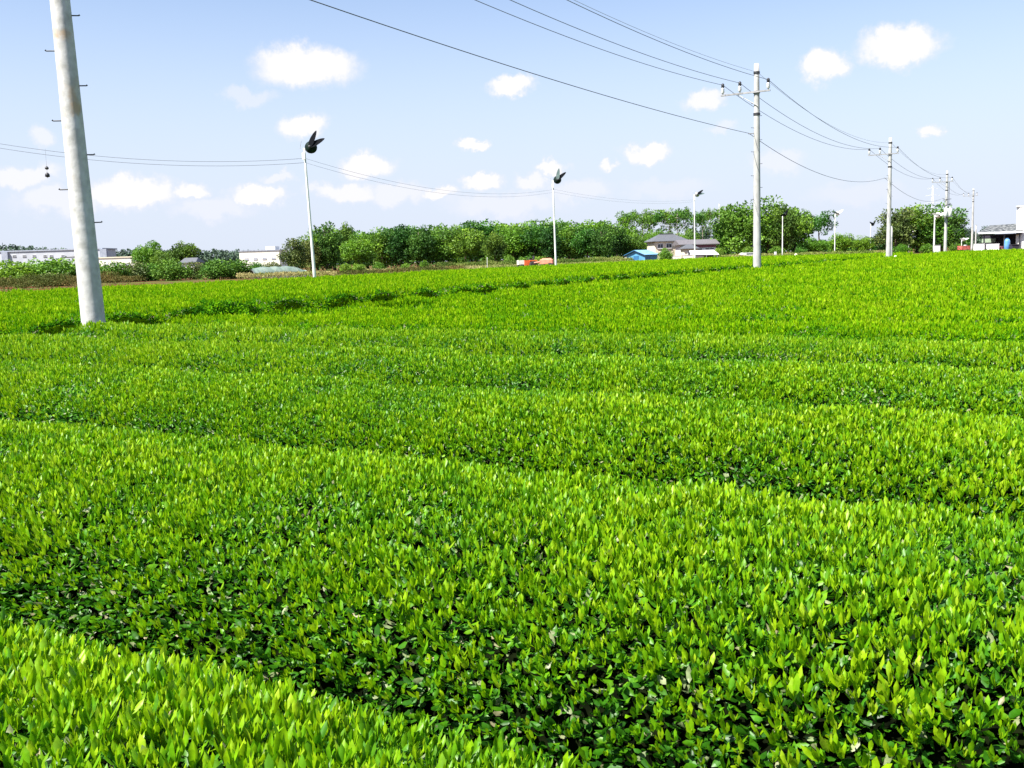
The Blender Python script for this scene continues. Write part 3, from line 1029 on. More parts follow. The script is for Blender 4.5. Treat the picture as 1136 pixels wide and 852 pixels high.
# low brown, hard-pruned tea rows and grass beyond the field
def low_row(a, b, w, h, mat, label, name='pruned_tea_row', per=90, leaf=.12, tone=.5, cat='tea hedge', group='hard-pruned brown tea rows', kind=None):
    a, b = np.array(a), np.array(b)
    ln_ = np.linalg.norm(b - a)
    d0 = (b - a) / ln_
    sd = np.array((-d0[1], d0[0]))
    n = int(ln_ * per)
    t = RNG.random(n)
    q = RNG.uniform(-1, 1, n)
    xy = a + (b - a) * t[:, None] + sd * (q * w / 2)[:, None]
    z = ground_z(xy[:, 0], xy[:, 1]) + h * np.sqrt(np.clip(1 - q ** 4, 0, 1)) * (.7 + .45 * vnoise(xy[:, 0] * .8, xy[:, 1] * .8, 12)) * RNG.uniform(.35, 1, n) ** .5
    P = np.stack([xy[:, 0], xy[:, 1], z], -1)
    d = unit(RNG.normal(0, 1, (n, 3)) + np.array((0, 0, .7)))
    l_ = leaf * RNG.uniform(.6, 1.4, n)
    tn = np.clip(tone + (vnoise(xy[:, 0] * .5, xy[:, 1] * .5, 4) - .5) * .9 + RNG.normal(0, .12, n), 0, 1)
    ch = []
    push(ch, leaves(P, d, np.cross(d, RNG.normal(0, 1, (n, 3))), l_, l_ * .5, tn, False))
    o = put(name, np_mesh(name, ch, [mat]))
    return tag(o, label, cat, group, kind)


def xy(px, Y):
    p = at(px, 290, Y)
    return (p.x, p.y)


low_row(xy(-60, 47), xy(124, 62), 1.6, .95, DRYBUSH, 'brown hard-pruned hedge row bordering the green field left of the leaning pole', per=420, leaf=.10, tone=.32)
low_row(xy(-60, 62), xy(118, 74), 1.6, .72, DRYBUSH, 'olive brown hard-pruned hedge row, middle one left of the leaning pole', per=380, leaf=.11, tone=.22)
low_row(xy(-80, 80), xy(100, 88), 1.8, .70, DRYBUSH, 'brown low hedge row nearest the bright green bushes on the left', per=380, leaf=.12, tone=.35)
low_row(xy(120, 70), xy(155, 72), 1.6, .72, DRYBUSH, 'short brown-green hedge end on bare soil right of the leaning pole', per=380, leaf=.11, tone=.25)
low_row(xy(378, 84), xy(512, 100), 1.6, .55, DRYBUSH, 'low brown hedge row before the round clipped bushes', per=360, leaf=.12, tone=.4)
low_row(xy(485, 126), xy(700, 136), 2.4, .85, GRASS, 'long yellow-green hedge row along the foot of the wood', name='grassy_hedge', per=420, leaf=.2, tone=.2, group='low hedges before the wood', cat='hedge')
low_row(xy(800, 140), xy(985, 150), 2.2, .7, GRASS, 'pale grassy bank before the big leafy trees', name='grassy_bank', per=300, leaf=.22, tone=.5, kind='stuff', group=None, cat='grass')
low_row(xy(400, 104), xy(860, 122), 14, .32, GRASS, 'pale dry grass between the tea field and the wood', name='dry_grass', per=900, leaf=.22, tone=.7, kind='stuff', group=None, cat='grass')
low_row(xy(262, 88), xy(372, 90), 3, .45, GRASS, 'straw-coloured dry grass around the plastic tunnel', name='dry_grass', per=500, leaf=.16, tone=.95, kind='stuff', group=None, cat='grass')


low_row(xy(325, 172), xy(700, 178), 8, 3.2, TREE_DARK, 'dark undergrowth filling the wood behind its front trees', name='undergrowth', per=260, leaf=.6, tone=.45, kind='stuff', group=None, cat='undergrowth')
low_row(xy(738, 200), xy(1072, 205), 6, 2.6, TREE_MID, 'green undergrowth under the big leafy trees on the right', name='undergrowth', per=220, leaf=.6, tone=.35, kind='stuff', group=None, cat='undergrowth')


# ------------------------------------------------------------------ poles, wires, fans
def gpos(px, Y):
    p = at(px, 280, Y)
    return Vector((p.x, p.y, float(ground_z(p.x, p.y))))


VDIR = math.atan2(.866, .5)      # bearing of the pole line
UXY = Vector((.866, -.5, 0))


def utility_pole(loc, h, r0, r1, label, lean=0., bolts=True, arm_z=None, transformer=False, mat=CONCRETE, bolt_list=None):
    """concrete pole; returns the world points where wires attach"""
    t = thing('utility_pole', label, 'utility pole', loc, 0, 'concrete utility poles in line along the field path')
    t.rotation_euler = (0, lean, 0)
    n = 14
    shaft = MB().tube([(0, 0, h * i / n) for i in range(n + 1)], [r0 + (r1 - r0) * i / n for i in range(n + 1)], 24)
    shaft.build('shaft', mat, t, True)
    rad = lambda z: r0 + (r1 - r0) * z / h
    arm_z = arm_z or h - 1.1
    # one arm, longer on the side away from the field
    aL, aR = 1.5, .5
    MB().box((-UXY.x * (aL - aR) / 2, -UXY.y * (aL - aR) / 2 - rad(arm_z) - .05, arm_z), (aL + aR, .065, .065), math.atan2(UXY.y, UXY.x)).build('crossarm', STEEL, t)
    br = MB()
    br.tube([Vector((0, -rad(arm_z) - .05, arm_z - .55)), Vector((-UXY.x * .8, -UXY.y * .8 - rad(arm_z) - .05, arm_z - .04))], .016, 6)
    br.build('arm_brace', STEEL, t)
    att = []
    for s in (-1.42, -.72, .42):
        q = Vector((UXY.x * s, UXY.y * s - rad(arm_z) - .05, arm_z + .033))
        ins = MB().lathe([(.025, 0), (.03, .05), (.075, .07), (.05, .11), (.08, .13), (.05, .18), (.07, .2), (.045, .27)], q).build('insulator', PORC, t, True)
        MB().lathe([(.05, .268), (.062, .29), (.062, .40), (.03, .44)], q).build('cap', DARKSTEEL, ins, True)
        att.append(q + Vector((0, 0, .38)))
    for z in (arm_z, arm_z + .75, arm_z - .85):
        MB().lathe([(rad(z) + .012, -.05), (rad(z) + .022, -.045), (rad(z) + .022, .045), (rad(z) + .012, .05)], (0, 0, z), 20).build('band', DARKSTEEL, t)
    att.append(Vector((0, -rad(h) - .02, arm_z + .75)))
    zl = h * .70
    MB().tube([(0, 0, zl), (UXY.x * -.34, UXY.y * -.34, zl)], .018, 6).build('wire_bracket', DARKSTEEL, t)
    att.append(Vector((UXY.x * -.32, UXY.y * -.32, zl + .02)))
    if bolts:
        side = -1
        z = 1.77
        while z < arm_z - .4:
            d = Vector((side * .98, -.2, 0)) if side < 0 else Vector((.9, .2, 0))
            zv = Vector((0, 0, z))
            MB().tube([zv + d * (rad(z) - .02), zv + d * (rad(z) + .11), zv + d * (rad(z) + .122) + Vector((0, 0, .012))], [.009, .009, .014], 6).build('step_bolt', DARKSTEEL, t)
            z += .47
            side = -side
    if transformer:
        for s in (-.21, .21):
            q = Vector((s, -.42, h * .50))
            tr = MB().lathe([(.15, 0), (.19, .03), (.19, .72), (.15, .78)], q, 16).build('transformer', WHITE, t, True)
            MB().lathe([(.04, .78), (.06, .8), (.04, .95)], q, 8).build('bushing', PORC, tr, True)
        MB().box((0, -.34, h * .50 - .04), (.9, .45, .07)).build('platform', STEEL, t)
        for zz, w in ((h * .62, .5), (h * .68, .42)):
            MB().tube([(-w, -.12, zz), (w, -.12, zz + .1)], .03, 6).build('switch_arm', DARKSTEEL, t)
        MB().tube([(0.2, -.15, h * .5), (.17, -.12, arm_z)], .03, 6).build('cable', DARKSTEEL, t)
    bpy.context.view_layer.update()
    M = t.matrix_world.copy()
    return t, [M @ a for a in att]


pp1 = gpos(98.5, 14.0); pp2 = gpos(840, 40); pp3 = gpos(985.5, 68); pp4 = gpos(1048.5, 101)
pole1, A1 = utility_pole(pp1, 9.4, .168, .10, 'thick leaning concrete utility pole with step bolts at the left, nearest of all', lean=-.020, mat=POLE_C)
pole2, A2 = utility_pole(pp2, 8.95, .165, .10, 'tall concrete utility pole right of centre with three insulators on its crossarm', lean=-.004)
pole3, A3 = utility_pole(pp3, 9.0, .17, .10, 'concrete utility pole in the right half with a small white marker at its foot')
pole4, A4 = utility_pole(pp4, 9.15, .17, .10, 'utility pole carrying two white transformers, far right', transformer=True, bolts=False)
pp5 = gpos(1078, 150)
pole5, A5 = utility_pole(pp5, 9.6, .17, .11, 'plain distant utility pole left of the white crates', bolts=False)


def span(a, b, sag, r, name, label, mat=WIRE, n=28, group='power wires along the pole line'):
    a, b = Vector(a), Vector(b)
    pts = []
    for i in range(n + 1):
        f = i / n
        p = a.lerp(b, f)
        p.z -= sag * 4 * f * (1 - f)
        pts.append(p)
    return tag(MB().tube(pts, r, 6).build(name, mat, None, True), label, 'wire', group)


names = ['leftmost arm insulator', 'middle arm insulator', 'right arm insulator', 'top of the pole', 'low bracket']
spans = [(A1, A2, 'near leaning pole to the tall pole', .55, .010), (A2, A3, 'tall pole to the next pole right', .75, .011),
         (A3, A4, 'third pole to the transformer pole', .7, .012), (A4, A5, 'transformer pole to the distant pole', .8, .012)]
for a, b, txt, sag, r in spans:
    for i in range(5):
        lab = 'thin %s wire from %s, at the %s' % ('grey' if i == 3 else 'black', txt, names[i])
        lab = {0: 'black wire from the %s, on the outermost left insulator' % txt, 1: 'black wire from the %s, on the middle insulator' % txt,
               2: 'black wire from the %s, on the right insulator' % txt, 3: 'thin topmost grey wire from the %s' % txt,
               4: 'lowest sagging black cable from the %s' % txt}[i]
        rr = r * (.55 if i == 3 else (.95 if i == 4 else .85))
        span(a[i], b[i], sag * (.45 if i == 4 and a is A1 else 1.2 if i == 4 else 1), rr, 'power_wire' if i != 4 else 'low_cable', lab, WIRE_PALE if i == 3 else WIRE)


def blade_mesh(mb, ang, r0, r1, w, y, twist=.35, curve=-.06):
    """a broad propeller blade in the XZ plane about the hub, with thickness and pitch"""
    d = Vector((math.cos(ang), 0, math.sin(ang)))
    s = Vector((-math.sin(ang), 0, math.cos(ang)))
    outl = [(0, .75), (.25, 1.15), (.5, 1.05), (.75, .78), (.92, .42), (1, .12)]
    top, n = [], len(outl)
    b = len(mb.v)
    for th in (-.012, .012):
        for f, ww in outl:
            for e in (-.5, .5):
                q = d * (r0 + (r1 - r0) * f) + s * (e * w * ww + curve * f * f * (r1 - r0)) + Vector((0, y + th + e * ww * w * twist, 0))
                mb.v.append(tuple(q))
    m = 2 * n
    for i in range(n - 1):
        mb.f.append((b + 2 * i, b + 2 * i + 1, b + 2 * i + 3, b + 2 * i + 2))
        mb.f.append((b + m + 2 * i, b + m + 2 * i + 2, b + m + 2 * i + 3, b + m + 2 * i + 1))
        mb.f.append((b + 2 * i, b + 2 * i + 2, b + m + 2 * i + 2, b + m + 2 * i))
        mb.f.append((b + 2 * i + 1, b + m + 2 * i + 1, b + m + 2 * i + 3, b + 2 * i + 3))
    mb.f.append((b, b + m, b + m + 1, b + 1))
    mb.f.append((b + m - 2, b + m - 1, b + 2 * m - 1, b + 2 * m - 2))


def fan(px, top, Y, label, angs=(66, 26), body=FANGREEN, blades=(FANBLADE, FANBLADE), r=.072, side=.36, size=1.0, lean=0., box=True, polemat=FANPOLE):
    g = gpos(px, Y)
    h = at(px, top, Y).z - g.z
    t = thing('frost_fan', label, 'frost fan', g, 0, 'frost fans on poles along the field edges')
    t.rotation_euler = (0, lean, 0)
    MB().tube([(0, 0, h * i / 6) for i in range(7)], [r * (1.25 - .55 * i / 6) for i in range(7)], 12).build('pole', polemat, t, True)
    # bracket from the pole top to the motor
    c = Vector((side * size, 0, h + .02))
    MB().tube([(0, 0, h - .05), (side * size * .5, 0, h + .06), c], .035 * size, 8).build('bracket', WHITE, t, True)
    M = Matrix.Rotation(R(90), 3, 'X')
    MB().lathe([(.05 * size, -.34 * size), (.2 * size, -.30 * size), (.30 * size, -.12 * size), (.32 * size, .06 * size), (.26 * size, .2 * size), (.1 * size, .29 * size)], c, 16, M).build('motor', body, t, True)
    hub = MB().lathe([(.08 * size, .28 * size), (.08 * size, .40 * size), (.04 * size, .43 * size)], c, 10, M).build('hub', DARKSTEEL, t, True)
    for a, m in zip(angs, blades):
        mb = MB()
        blade_mesh(mb, R(a), .04 * size, .88 * size, .25 * size, -.36 * size)
        ob = mb.build('blade', m, t, False, c)
    if box:
        MB().box((-.02, -.16, h - .42), (.16, .14, .34)).build('control_box', WHITE, t)
        MB().tube([(-.22, -.05, h - .05), (-.12, 0, h + .38)], .012, 6).build('sensor_rod', STEEL, t)
    return t, g + Vector((0, 0, h))


f1, T1 = fan(348, 164, 52, 'nearest white fan pole with dark two-bladed fan, left of the wood', (66, 28), lean=-.026)
f2, T2 = fan(616.5, 200, 81, 'second white fan pole with black motor and a grey upright blade, before the wood', (84, 42), blades=(FANGREY, FANBLADE), size=1.02, lean=-.012)
f3, T3 = fan(771, 216, 108, 'white fan pole by the houses with a pale grey motor and dark blades rightward', (40, 8), body=STEEL, blades=(FANBLADE, FANGREY), size=.85, lean=-.005)
fan(868, 238, 137, 'white fan pole with dark head just right of the tall utility pole', (70, 200), size=.9, box=False)
fan(926, 237, 163, 'white-headed fan pole midway between the tall pole and the third pole', (40, 170), body=WHITE, blades=(WHITE, FANGREY), size=1.1, box=False)
fan(965.5, 249, 190, 'thin fan pole with dark head just left of the third utility pole', (60, 150), size=1.0, box=False)
fan(1008, 257, 190, 'white-headed short fan pole right of the third utility pole', (30, 200), body=WHITE, blades=(WHITE, WHITE), size=1.1, box=False)
fan(1024, 262, 190, 'shortest white-headed fan pole between two taller ones before the large trees', (30, 190), body=WHITE, blades=(WHITE, WHITE), size=1.1, box=False)
f9, T9 = fan(1036, 239, 140, 'taller white-headed fan pole with cabinet, left of the transformer pole', (20, 170), body=WHITE, blades=(WHITE, WHITE), size=1.25, r=.11)
c0 = gpos(1037.5, 139.3)
t = thing('electrical_cabinet', 'grey-white cabinet at the foot of the taller white-headed fan pole', 'cabinet', (c0.x + .1, c0.y - .4, c0.z))
MB().box((0, 0, .62), (.72, .45, 1.2)).build('case', WHITE, t)
MB().box((0, -.24, .64), (.56, .025, .95)).build('door', LILAC, t)
MB().box((0, 0, 1.25), (.8, .53, .06)).build('lid', STEEL, t)
fan(1059, 257, 175, 'greenish pole with small head right of the transformer pole', (30, 180), size=.8, box=False, polemat=GREENPOLE, body=FANGREY, blades=(FANGREY, FANGREY))
fan(1066.5, 266, 168, 'short pale pole with small white head beside the red cart', (20, 170), body=WHITE, blades=(WHITE, WHITE), size=.9, box=False)
for px, top, Y, r, lab in ((988.5, 252, 71, .10, 'short concrete stay pole standing against the third utility pole'),
                           (1082, 250, 150, .11, 'short plain pale pole beside the distant plain utility pole'),
                           (798, 226, 200, .09, 'thin pale pole among the tall thin trees')):
    g = gpos(px, Y)
    h = at(px, top, Y).z - g.z
    t = thing('plain_pole', lab, 'pole', g)
    MB().tube([(0, 0, h * i / 4) for i in range(5)], [r * (1.1 - .3 * i / 4) for i in range(5)], 12).build('shaft', CONCRETE, t, True)
    MB().lathe([(r * .82, 0), (r * .95, .02), (r * .5, .08)], (0, 0, h), 12).build('cap', STEEL, t, True)

# wires of the fan line: from beyond the left edge to the first fan pole, then on along the fans
for dz, lab in ((-.52, 'upper'), (-.74, 'lower')):
    a = at(-260, 99 if dz > -.6 else 104, 46)
    span(a, T1 + Vector((-.18, 0, dz)), 1.22, .009, 'fan_wire', lab + ' wire of the pair from the left edge to the nearest fan pole', group='wires feeding the frost fans')
    span(T1 + Vector((-.18, 0, dz)), T2 + Vector((0, 0, dz - .2)), .95, .007, 'fan_wire', lab + ' wire of the pair from the nearest to the second fan pole', WIRE_PALE, group='wires feeding the frost fans')
    span(T2 + Vector((0, 0, dz - .2)), T3 + Vector((0, 0, dz)), .5, .006, 'fan_wire', lab + ' wire of the pair from the second fan pole to the houses', WIRE_PALE, group='wires feeding the frost fans')
for i, (px, py) in enumerate(((366, 176.5),)):
    a = at(px - 19, 174.5, 51.9); 
# small fittings hanging from the wire pair at the left
a = at(50, 165, 46.9)
b = at(50, 198, 46.9)
t = thing('hanging_fitting', 'small dark fitting hanging below the wire pair at the far left', 'fitting', a)
dz = a.z - b.z
MB().tube([(0, 0, 0), (0, 0, -dz)], .005, 6).build('cord', WIRE_PALE, t)
MB().lathe([(.02, -.09), (.08, -.06), (.09, 0), (.03, .07)], (0, 0, -dz * .64), 10).build('upper_weight', DARKSTEEL, t, True)
MB().lathe([(.02, -.12), (.11, -.08), (.10, .03), (.04, .10)], (0, 0, -dz * .88), 10).build('lower_weight', DARKSTEEL, t, True)


# distant lattice pylon
g = gpos(1033, 600)
h = at(1033, 206, 600).z - g.z
t = thing('lattice_pylon', 'faint pale lattice pylon behind the large trees', 'pylon', g)
mb = MB()
for sx_ in (-1, 1):
    for sy_ in (-1, 1):
        mb.tube([(sx_ * 3, sy_ * 3, 0), (sx_ * .8, sy_ * .8, h * .6), (sx_ * .15, sy_ * .15, h)], .07, 5)
for i in range(9):
    z0, z1 = h * i / 9, h * (i + 1) / 9
    wz = lambda z: 3 - 2.2 * z / (h * .6) if z < h * .6 else .8 - .65 * (z - h * .6) / (h * .4)
    for s_ in (-1, 1):
        mb.tube([(-s_ * wz(z0), -wz(z0), z0), (s_ * wz(z1), -wz(z1), z1)], .045, 4)
mb.build('lattice', LILAC, t)
for f, w in ((.72, 5.0), (.84, 4.4), (.95, 3.2)):
    MB().tube([(-w, 0, h * f), (0, 0, h * f + .7), (w, 0, h * f)], .08, 5).build('crossarm', LILAC, t)


# ------------------------------------------------------------------ buildings
def hip_roof(mb, x0, x1, y0, y1, z, h, hip=.5, over=.35, th=.12):
    x0 -= over; x1 += over; y0 -= over; y1 += over
    w = (y1 - y0) / 2
    ym = (y0 + y1) / 2
    rx = w * hip
    pts = [(x0, y0, z), (x1, y0, z), (x1, y1, z), (x0, y1, z), (x0 + rx, ym, z + h), (x1 - rx, ym, z + h)]
    pts += [(p[0], p[1], p[2] - th) for p in pts[:4]]
    mb.poly(pts, [(0, 1, 5, 4), (1, 2, 5), (2, 3, 4, 5), (3, 0, 4), (0, 6, 7, 1), (1, 7, 8, 2), (2, 8, 9, 3), (3, 9, 6, 0), (6, 9, 8, 7)])
    return mb


def window(parent, c, w, h, mat=GLASS, frame=WHITE, y=-1):
    f = MB()
    for dx, dz, sx, sz in ((-w / 2, 0, .08, h + .08), (w / 2, 0, .08, h + .08), (0, h / 2, w, .08), (0, -h / 2, w, .08), (0, 0, .05, h)):
        f.box((c[0] + dx, c[1], c[2] + dz), (sx, .07, sz))
    fo = f.build('window', frame, parent)
    MB().box((c[0], c[1] + .012, c[2]), (w - .02, .02, h - .02)).build('pane', mat, fo)
    MB().box((c[0], c[1] - .03, c[2] - h / 2 - .07), (w + .2, .14, .05)).build('sill', STEEL, fo)


def scale_at(Y):
    return Y / F_PX


# blue shed
g = gpos(712, 150)
t = thing('blue_shed', 'small blue metal shed with pale blue gable roof by the wood', 'shed', g, R(-42))
Lx, Wy, hw, hr_ = 3.4, 3.3, 1.15, .62
MB().poly([(-Lx / 2, -Wy / 2, 0), (Lx / 2, -Wy / 2, 0), (Lx / 2, Wy / 2, 0), (-Lx / 2, Wy / 2, 0), (-Lx / 2, -Wy / 2, hw), (Lx / 2, -Wy / 2, hw), (Lx / 2, Wy / 2, hw), (-Lx / 2, Wy / 2, hw),
           (0, -Wy / 2, hw + hr_), (0, Wy / 2, hw + hr_)],
          [(0, 1, 5, 8, 4), (1, 2, 6, 5), (2, 3, 7, 9, 6), (3, 0, 4, 7), (0, 3, 2, 1)]).build('wall', BLUEWALL, t)
for s in (-1, 1):
    o_ = .25
    e = Vector((s * (Lx / 2 + o_), 0, hw - o_ * hr_ / (Lx / 2) + .03))
    MB().poly([(0, -Wy / 2 - o_, hw + hr_ + .03), (e.x, -Wy / 2 - o_, e.z), (e.x, Wy / 2 + o_, e.z), (0, Wy / 2 + o_, hw + hr_ + .03),
               (0, -Wy / 2 - o_, hw + hr_ + .10), (e.x, -Wy / 2 - o_, e.z + .07), (e.x, Wy / 2 + o_, e.z + .07), (0, Wy / 2 + o_, hw + hr_ + .10)],
              [(0, 1, 2, 3), (7, 6, 5, 4), (0, 4, 5, 1), (1, 5, 6, 2), (2, 6, 7, 3), (3, 7, 4, 0)]).build('roof', BLUEROOF, t)
    MB().tube([(0, -Wy / 2 - o_ - .04, hw + hr_ + .04), (e.x, -Wy / 2 - o_ - .04, e.z)], .07, 4).build('barge_board', BLUEDARK, t)
MB().box((.1, -Wy / 2 - .02, .5), (.9, .05, 1.0)).build('door', BLUEDARK, t)
q = gpos(694, 146)
t = thing('white_post', 'short white post at the left corner of the blue shed', 'post', q)
MB().box((0, 0, .4), (.22, .22, .8)).build('post', WHITE, t)
MB().box((0, 0, .83), (.28, .28, .06)).build('cap', LILAC, t)

# cream house with dark hip roof
g = gpos(743, 178)
t = thing('cream_house', 'cream two-storey house with dark hipped tile roof behind the blue shed', 'house', g, R(8))
MB().box((0, 2, 1.75), (6.0, 5, 3.5)).build('wall', CREAM, t)
rf = hip_roof(MB(), -3.0, 3.0, -.5, 4.5, 3.5, 1.25, .7, .45).build('roof', TILE, t)
MB().tube([(-1.3, 2, 4.78), (1.3, 2, 4.78)], .12, 6).build('ridge', DARKSTEEL, rf)
for x in (-1.9, -.3, 1.6):
    window(t, (x, -.54, 2.6), 1.0, .8)
window(t, (-1.2, -.54, .95), 1.6, 1.2)
MB().box((4.0, 3.0, 1.45), (2.2, 3.6, 2.9)).build('wing_wall', WOOD if not isinstance(WOOD, str) else DARKSTEEL, t)
hip_roof(MB(), 2.95, 5.1, 1.2, 4.8, 2.9, .9, .6, .3).build('wing_roof', TILE, t)

# mauve-roofed house
g = gpos(775, 172)
t = thing('mauve_roofed_house', 'low house with long mauve-grey tiled roof right of the cream house', 'house', g, R(4))
MB().box((0, 2, 1.4), (6.2, 4.5, 2.8)).build('wall', LILAC, t)
MB().poly([(-3.6, -.7, 2.72), (3.6, -.7, 2.72), (3.6, 2, 3.55), (-3.6, 2, 3.55), (-3.6, 4.7, 2.72), (3.6, 4.7, 2.72),
           (-3.6, -.7, 2.60), (3.6, -.7, 2.60), (-3.6, 4.7, 2.60), (3.6, 4.7, 2.60)],
          [(0, 1, 2, 3), (3, 2, 5, 4), (0, 6, 7, 1), (4, 5, 9, 8), (6, 8, 9, 7), (0, 3, 4, 8, 6), (1, 7, 9, 5, 2)]).build('roof', TILE2, t)
MB().box((.9, -.33, 2.32), (4.2, .12, .4)).build('fascia', MAROON, t)
MB().box((-2.1, -1.6, 1.0), (2.4, 2.6, 2.0)).build('porch_wall', CREAM, t)
hip_roof(MB(), -3.3, -.9, -2.9, -.4, 2.0, .7, .7, .3).build('porch_roof', TILE, t)
window(t, (1.9, -.30, 1.5), 1.6, 1.0)
window(t, (0, -.30, 1.5), 1.2, 1.0)
window(t, (-2.1, -2.94, 1.1), 1.1, .8)
# pale-roofed lean-to shed before it
g = gpos(780, 158)
t = thing('pale_roofed_shed', 'open shed with a pale metal roof before the mauve-roofed house', 'shed', g, R(3))
MB().poly([(-2.3, -1.2, .95), (2.3, -1.2, .85), (2.1, 1.4, 1.6), (-1.9, 1.4, 1.6), (-2.3, -1.2, .87), (2.3, -1.2, .77), (2.1, 1.4, 1.52), (-1.9, 1.4, 1.52)],
          [(0, 1, 2, 3), (7, 6, 5, 4), (0, 4, 5, 1), (1, 5, 6, 2), (2, 6, 7, 3), (3, 7, 4, 0)]).build('roof', LILAC, t)
MB().box((.2, 1.2, .75), (3.6, .1, 1.4)).build('back_wall', DARK, t)
for x in (-2.0, .3, 2.0):
    MB().box((x, -1.0, .41), (.12, .12, .82)).build('post', WHITE, t)
MB().box((-1.0, -.95, .35), (1.8, .08, .68)).build('side_wall', CREAM, t)
g = gpos(757, 156)
t = thing('garden_wall', 'low cream-white garden wall between the round bush and the pale-roofed shed', 'wall', g, R(2))
MB().box((0, 0, .42), (3.6, .15, .84)).build('wall', CREAMPAINT, t)
MB().box((0, 0, .87), (3.7, .24, .06)).build('coping', WHITE, t)
for x in (-1.75, -.2, 1.75):
    MB().box((x, -.09, .5), (.22, .08, 1.0)).build('pier', CREAM, t)

# long white building at the left
Y = 330
s = scale_at(Y)
a, b = at(-40, 275, Y), at(113, 276.5, Y)
xc = (a.x + b.x) / 2
wdt = b.x - a.x
ht = b.z - .5
t = thing('long_white_building', 'long low white building with a grey roof line on the horizon at left', 'building', (xc, Y + 6, .5))
MB().box((0, 0, ht / 2), (wdt, 12, ht)).build('wall', FARWALL, t)
MB().box((0, 0, ht + .22), (wdt + .6, 12.5, .42)).build('roof', GREYWALL, t)
for px, wpx in ((6, 7), (115.5, 7.5)):
    q = at(px, 280, Y)
    MB().box((q.x - xc, -6.2, (ht + .1) / 2), (wpx * s, 1.2, ht + .1)).build('stair_tower', GREYWALL, t)
for px in (16, 27, 38, 50, 57, 70, 104):
    q = at(px, 284, Y)
    window(t, (q.x - xc, -6.06, q.z - .5), 1.1, .55, frame=LILAC)
# cream long building behind the bushes, and the one at 265-310
for (p0, p1, py, Y, name, lab) in ((108, 160, 286, 300, 'cream_building', 'low cream building peeping over the bush row beside the long white one'),
                                   (265, 311, 278.5, 330, 'cream_building', 'cream flat-roofed building with a raised block over the bushes near the tunnel')):
    a, b = at(p0, py, Y), at(p1, py, Y)
    xc = (a.x + b.x) / 2
    ht = (a.z + b.z) / 2 - .5
    t = thing(name, lab, 'building', (xc, Y + 5, .5))
    MB().box((0, 0, ht / 2), (b.x - a.x, 10, ht)).build('wall', CREAMPAINT, t)
    MB().box((0, 0, ht + .18), (b.x - a.x + .5, 10.4, .34)).build('roof', GREYWALL if p0 > 200 else CREAM, t)
    if p0 > 200:
        MB().box((3.2, 0, ht + .9), (3.2, 6, 1.2)).build('roof_block', WHITE, t)
    for k in range(4):
        window(t, ((k - 1.5) * (b.x - a.x) / 4.6, -5.04, ht * .6), 1.3, .5, mat=GREYWALL, frame=LILAC)
# small grey-roofed hut among the left bushes
g = gpos(212, 160)
t = thing('grey_hut', 'small dark grey roofed hut among the bushes under the dark tree', 'hut', g, R(-14))
MB().box((0, 0, 1.05), (2.6, 2.2, 2.1)).build('wall', LILAC, t)
hip_roof(MB(), -1.3, 1.3, -1.1, 1.1, 2.1, .75, .3, .3).build('roof', TILE, t)
window(t, (.2, -1.14, 1.3), .9, .6)

# plastic tunnel
a, b = gpos(276, 93), gpos(336, 96)
cx = (a + b) / 2
t = thing('plastic_tunnel', 'low grey-green plastic crop tunnel beside the nearest fan pole', 'plastic tunnel', cx, math.atan2(b.y - a.y, b.x - a.x))
ln = (b - a).length
mb = MB()
rows_ = []
for i in range(21):
    x = -ln / 2 + ln * i / 20
    k = 1 - .45 * max(0, abs(i - 9) / 11 - .55) ** 1.0 * 2
    sagz = .04 * math.sin(i * 1.57)
    rows_.append([(x, -1.3 * math.cos(math.pi * j / 10), (1.02 * k + sagz) * math.sin(math.pi * j / 10) ** .8 + .01) for j in range(11)])
pts = [p for r_ in rows_ for p in r_]
mb.poly(pts, [(i * 11 + j, (i + 1) * 11 + j, (i + 1) * 11 + j + 1, i * 11 + j + 1) for i in range(20) for j in range(10)] + [tuple(range(10, -1, -1)), tuple(20 * 11 + j for j in range(11))])
mb.build('cover', PLASTIC, t, True)
for i in range(0, 21, 4):
    MB().tube([(p[0], p[1] * 1.01, p[2] * 1.01 + .01) for p in rows_[i]], .014, 5).build('hoop', STEEL, t)

# canopy building at the right edge
Y = 122.0
s = scale_at(Y)
g = gpos(1108, Y)
zt = lambda py, px=1108: at(px, py, Y).z - g.z
xr = lambda px: at(px, 270, Y).x - g.x
t = thing('canopy_building', 'open-sided dark building with speckled grey sloping roof at the right edge', 'building', g, R(-22))
x0, x1 = xr(1087), xr(1131)
ze, zr = zt(257.5), zt(248)
MB().poly([(x0, -.8, ze), (x1, -.8, ze + .08), (x1, 5, zr), (x0 + 1.6, 5, zr - .1), (x0, -.8, ze - .16), (x1, -.8, ze - .08), (x1, 5, zr - .16), (x0 + 1.6, 5, zr - .26)],
          [(0, 1, 2, 3), (7, 6, 5, 4), (1, 5, 6, 2), (2, 6, 7, 3), (3, 7, 4, 0)]).build('roof', SPECKLE, t)
MB().box(((x0 + x1) / 2, -.86, ze - .06), (x1 - x0 + .1, .12, .2)).build('eave', LILAC, t)
MB().box(((x0 + x1) / 2 + .4, 4.6, (ze - .2) / 2), (x1 - x0 - .8, .2, ze - .2)).build('back_wall', DARK, t)
MB().box(((x0 + x1) / 2, 1.6, ze - .3), (x1 - x0 - .2, 4.2, .12)).build('ceiling', DARK, t)
for px in (1093, 1113, 1128):
    MB().box((xr(px), -.5, (ze - .36) / 2), (.16, .16, ze - .36)).build('post', DARKSTEEL, t)
for px in (1097, 1104):
    MB().box((xr(px), 4.44, ze * .62), (.8, .06, .5)).build('rear_window', GREENPOLE, t)
g2 = gpos(1160, Y - 2)
t = thing('white_building', 'tall plain white wall building cut by the right edge', 'building', g2, R(-29))
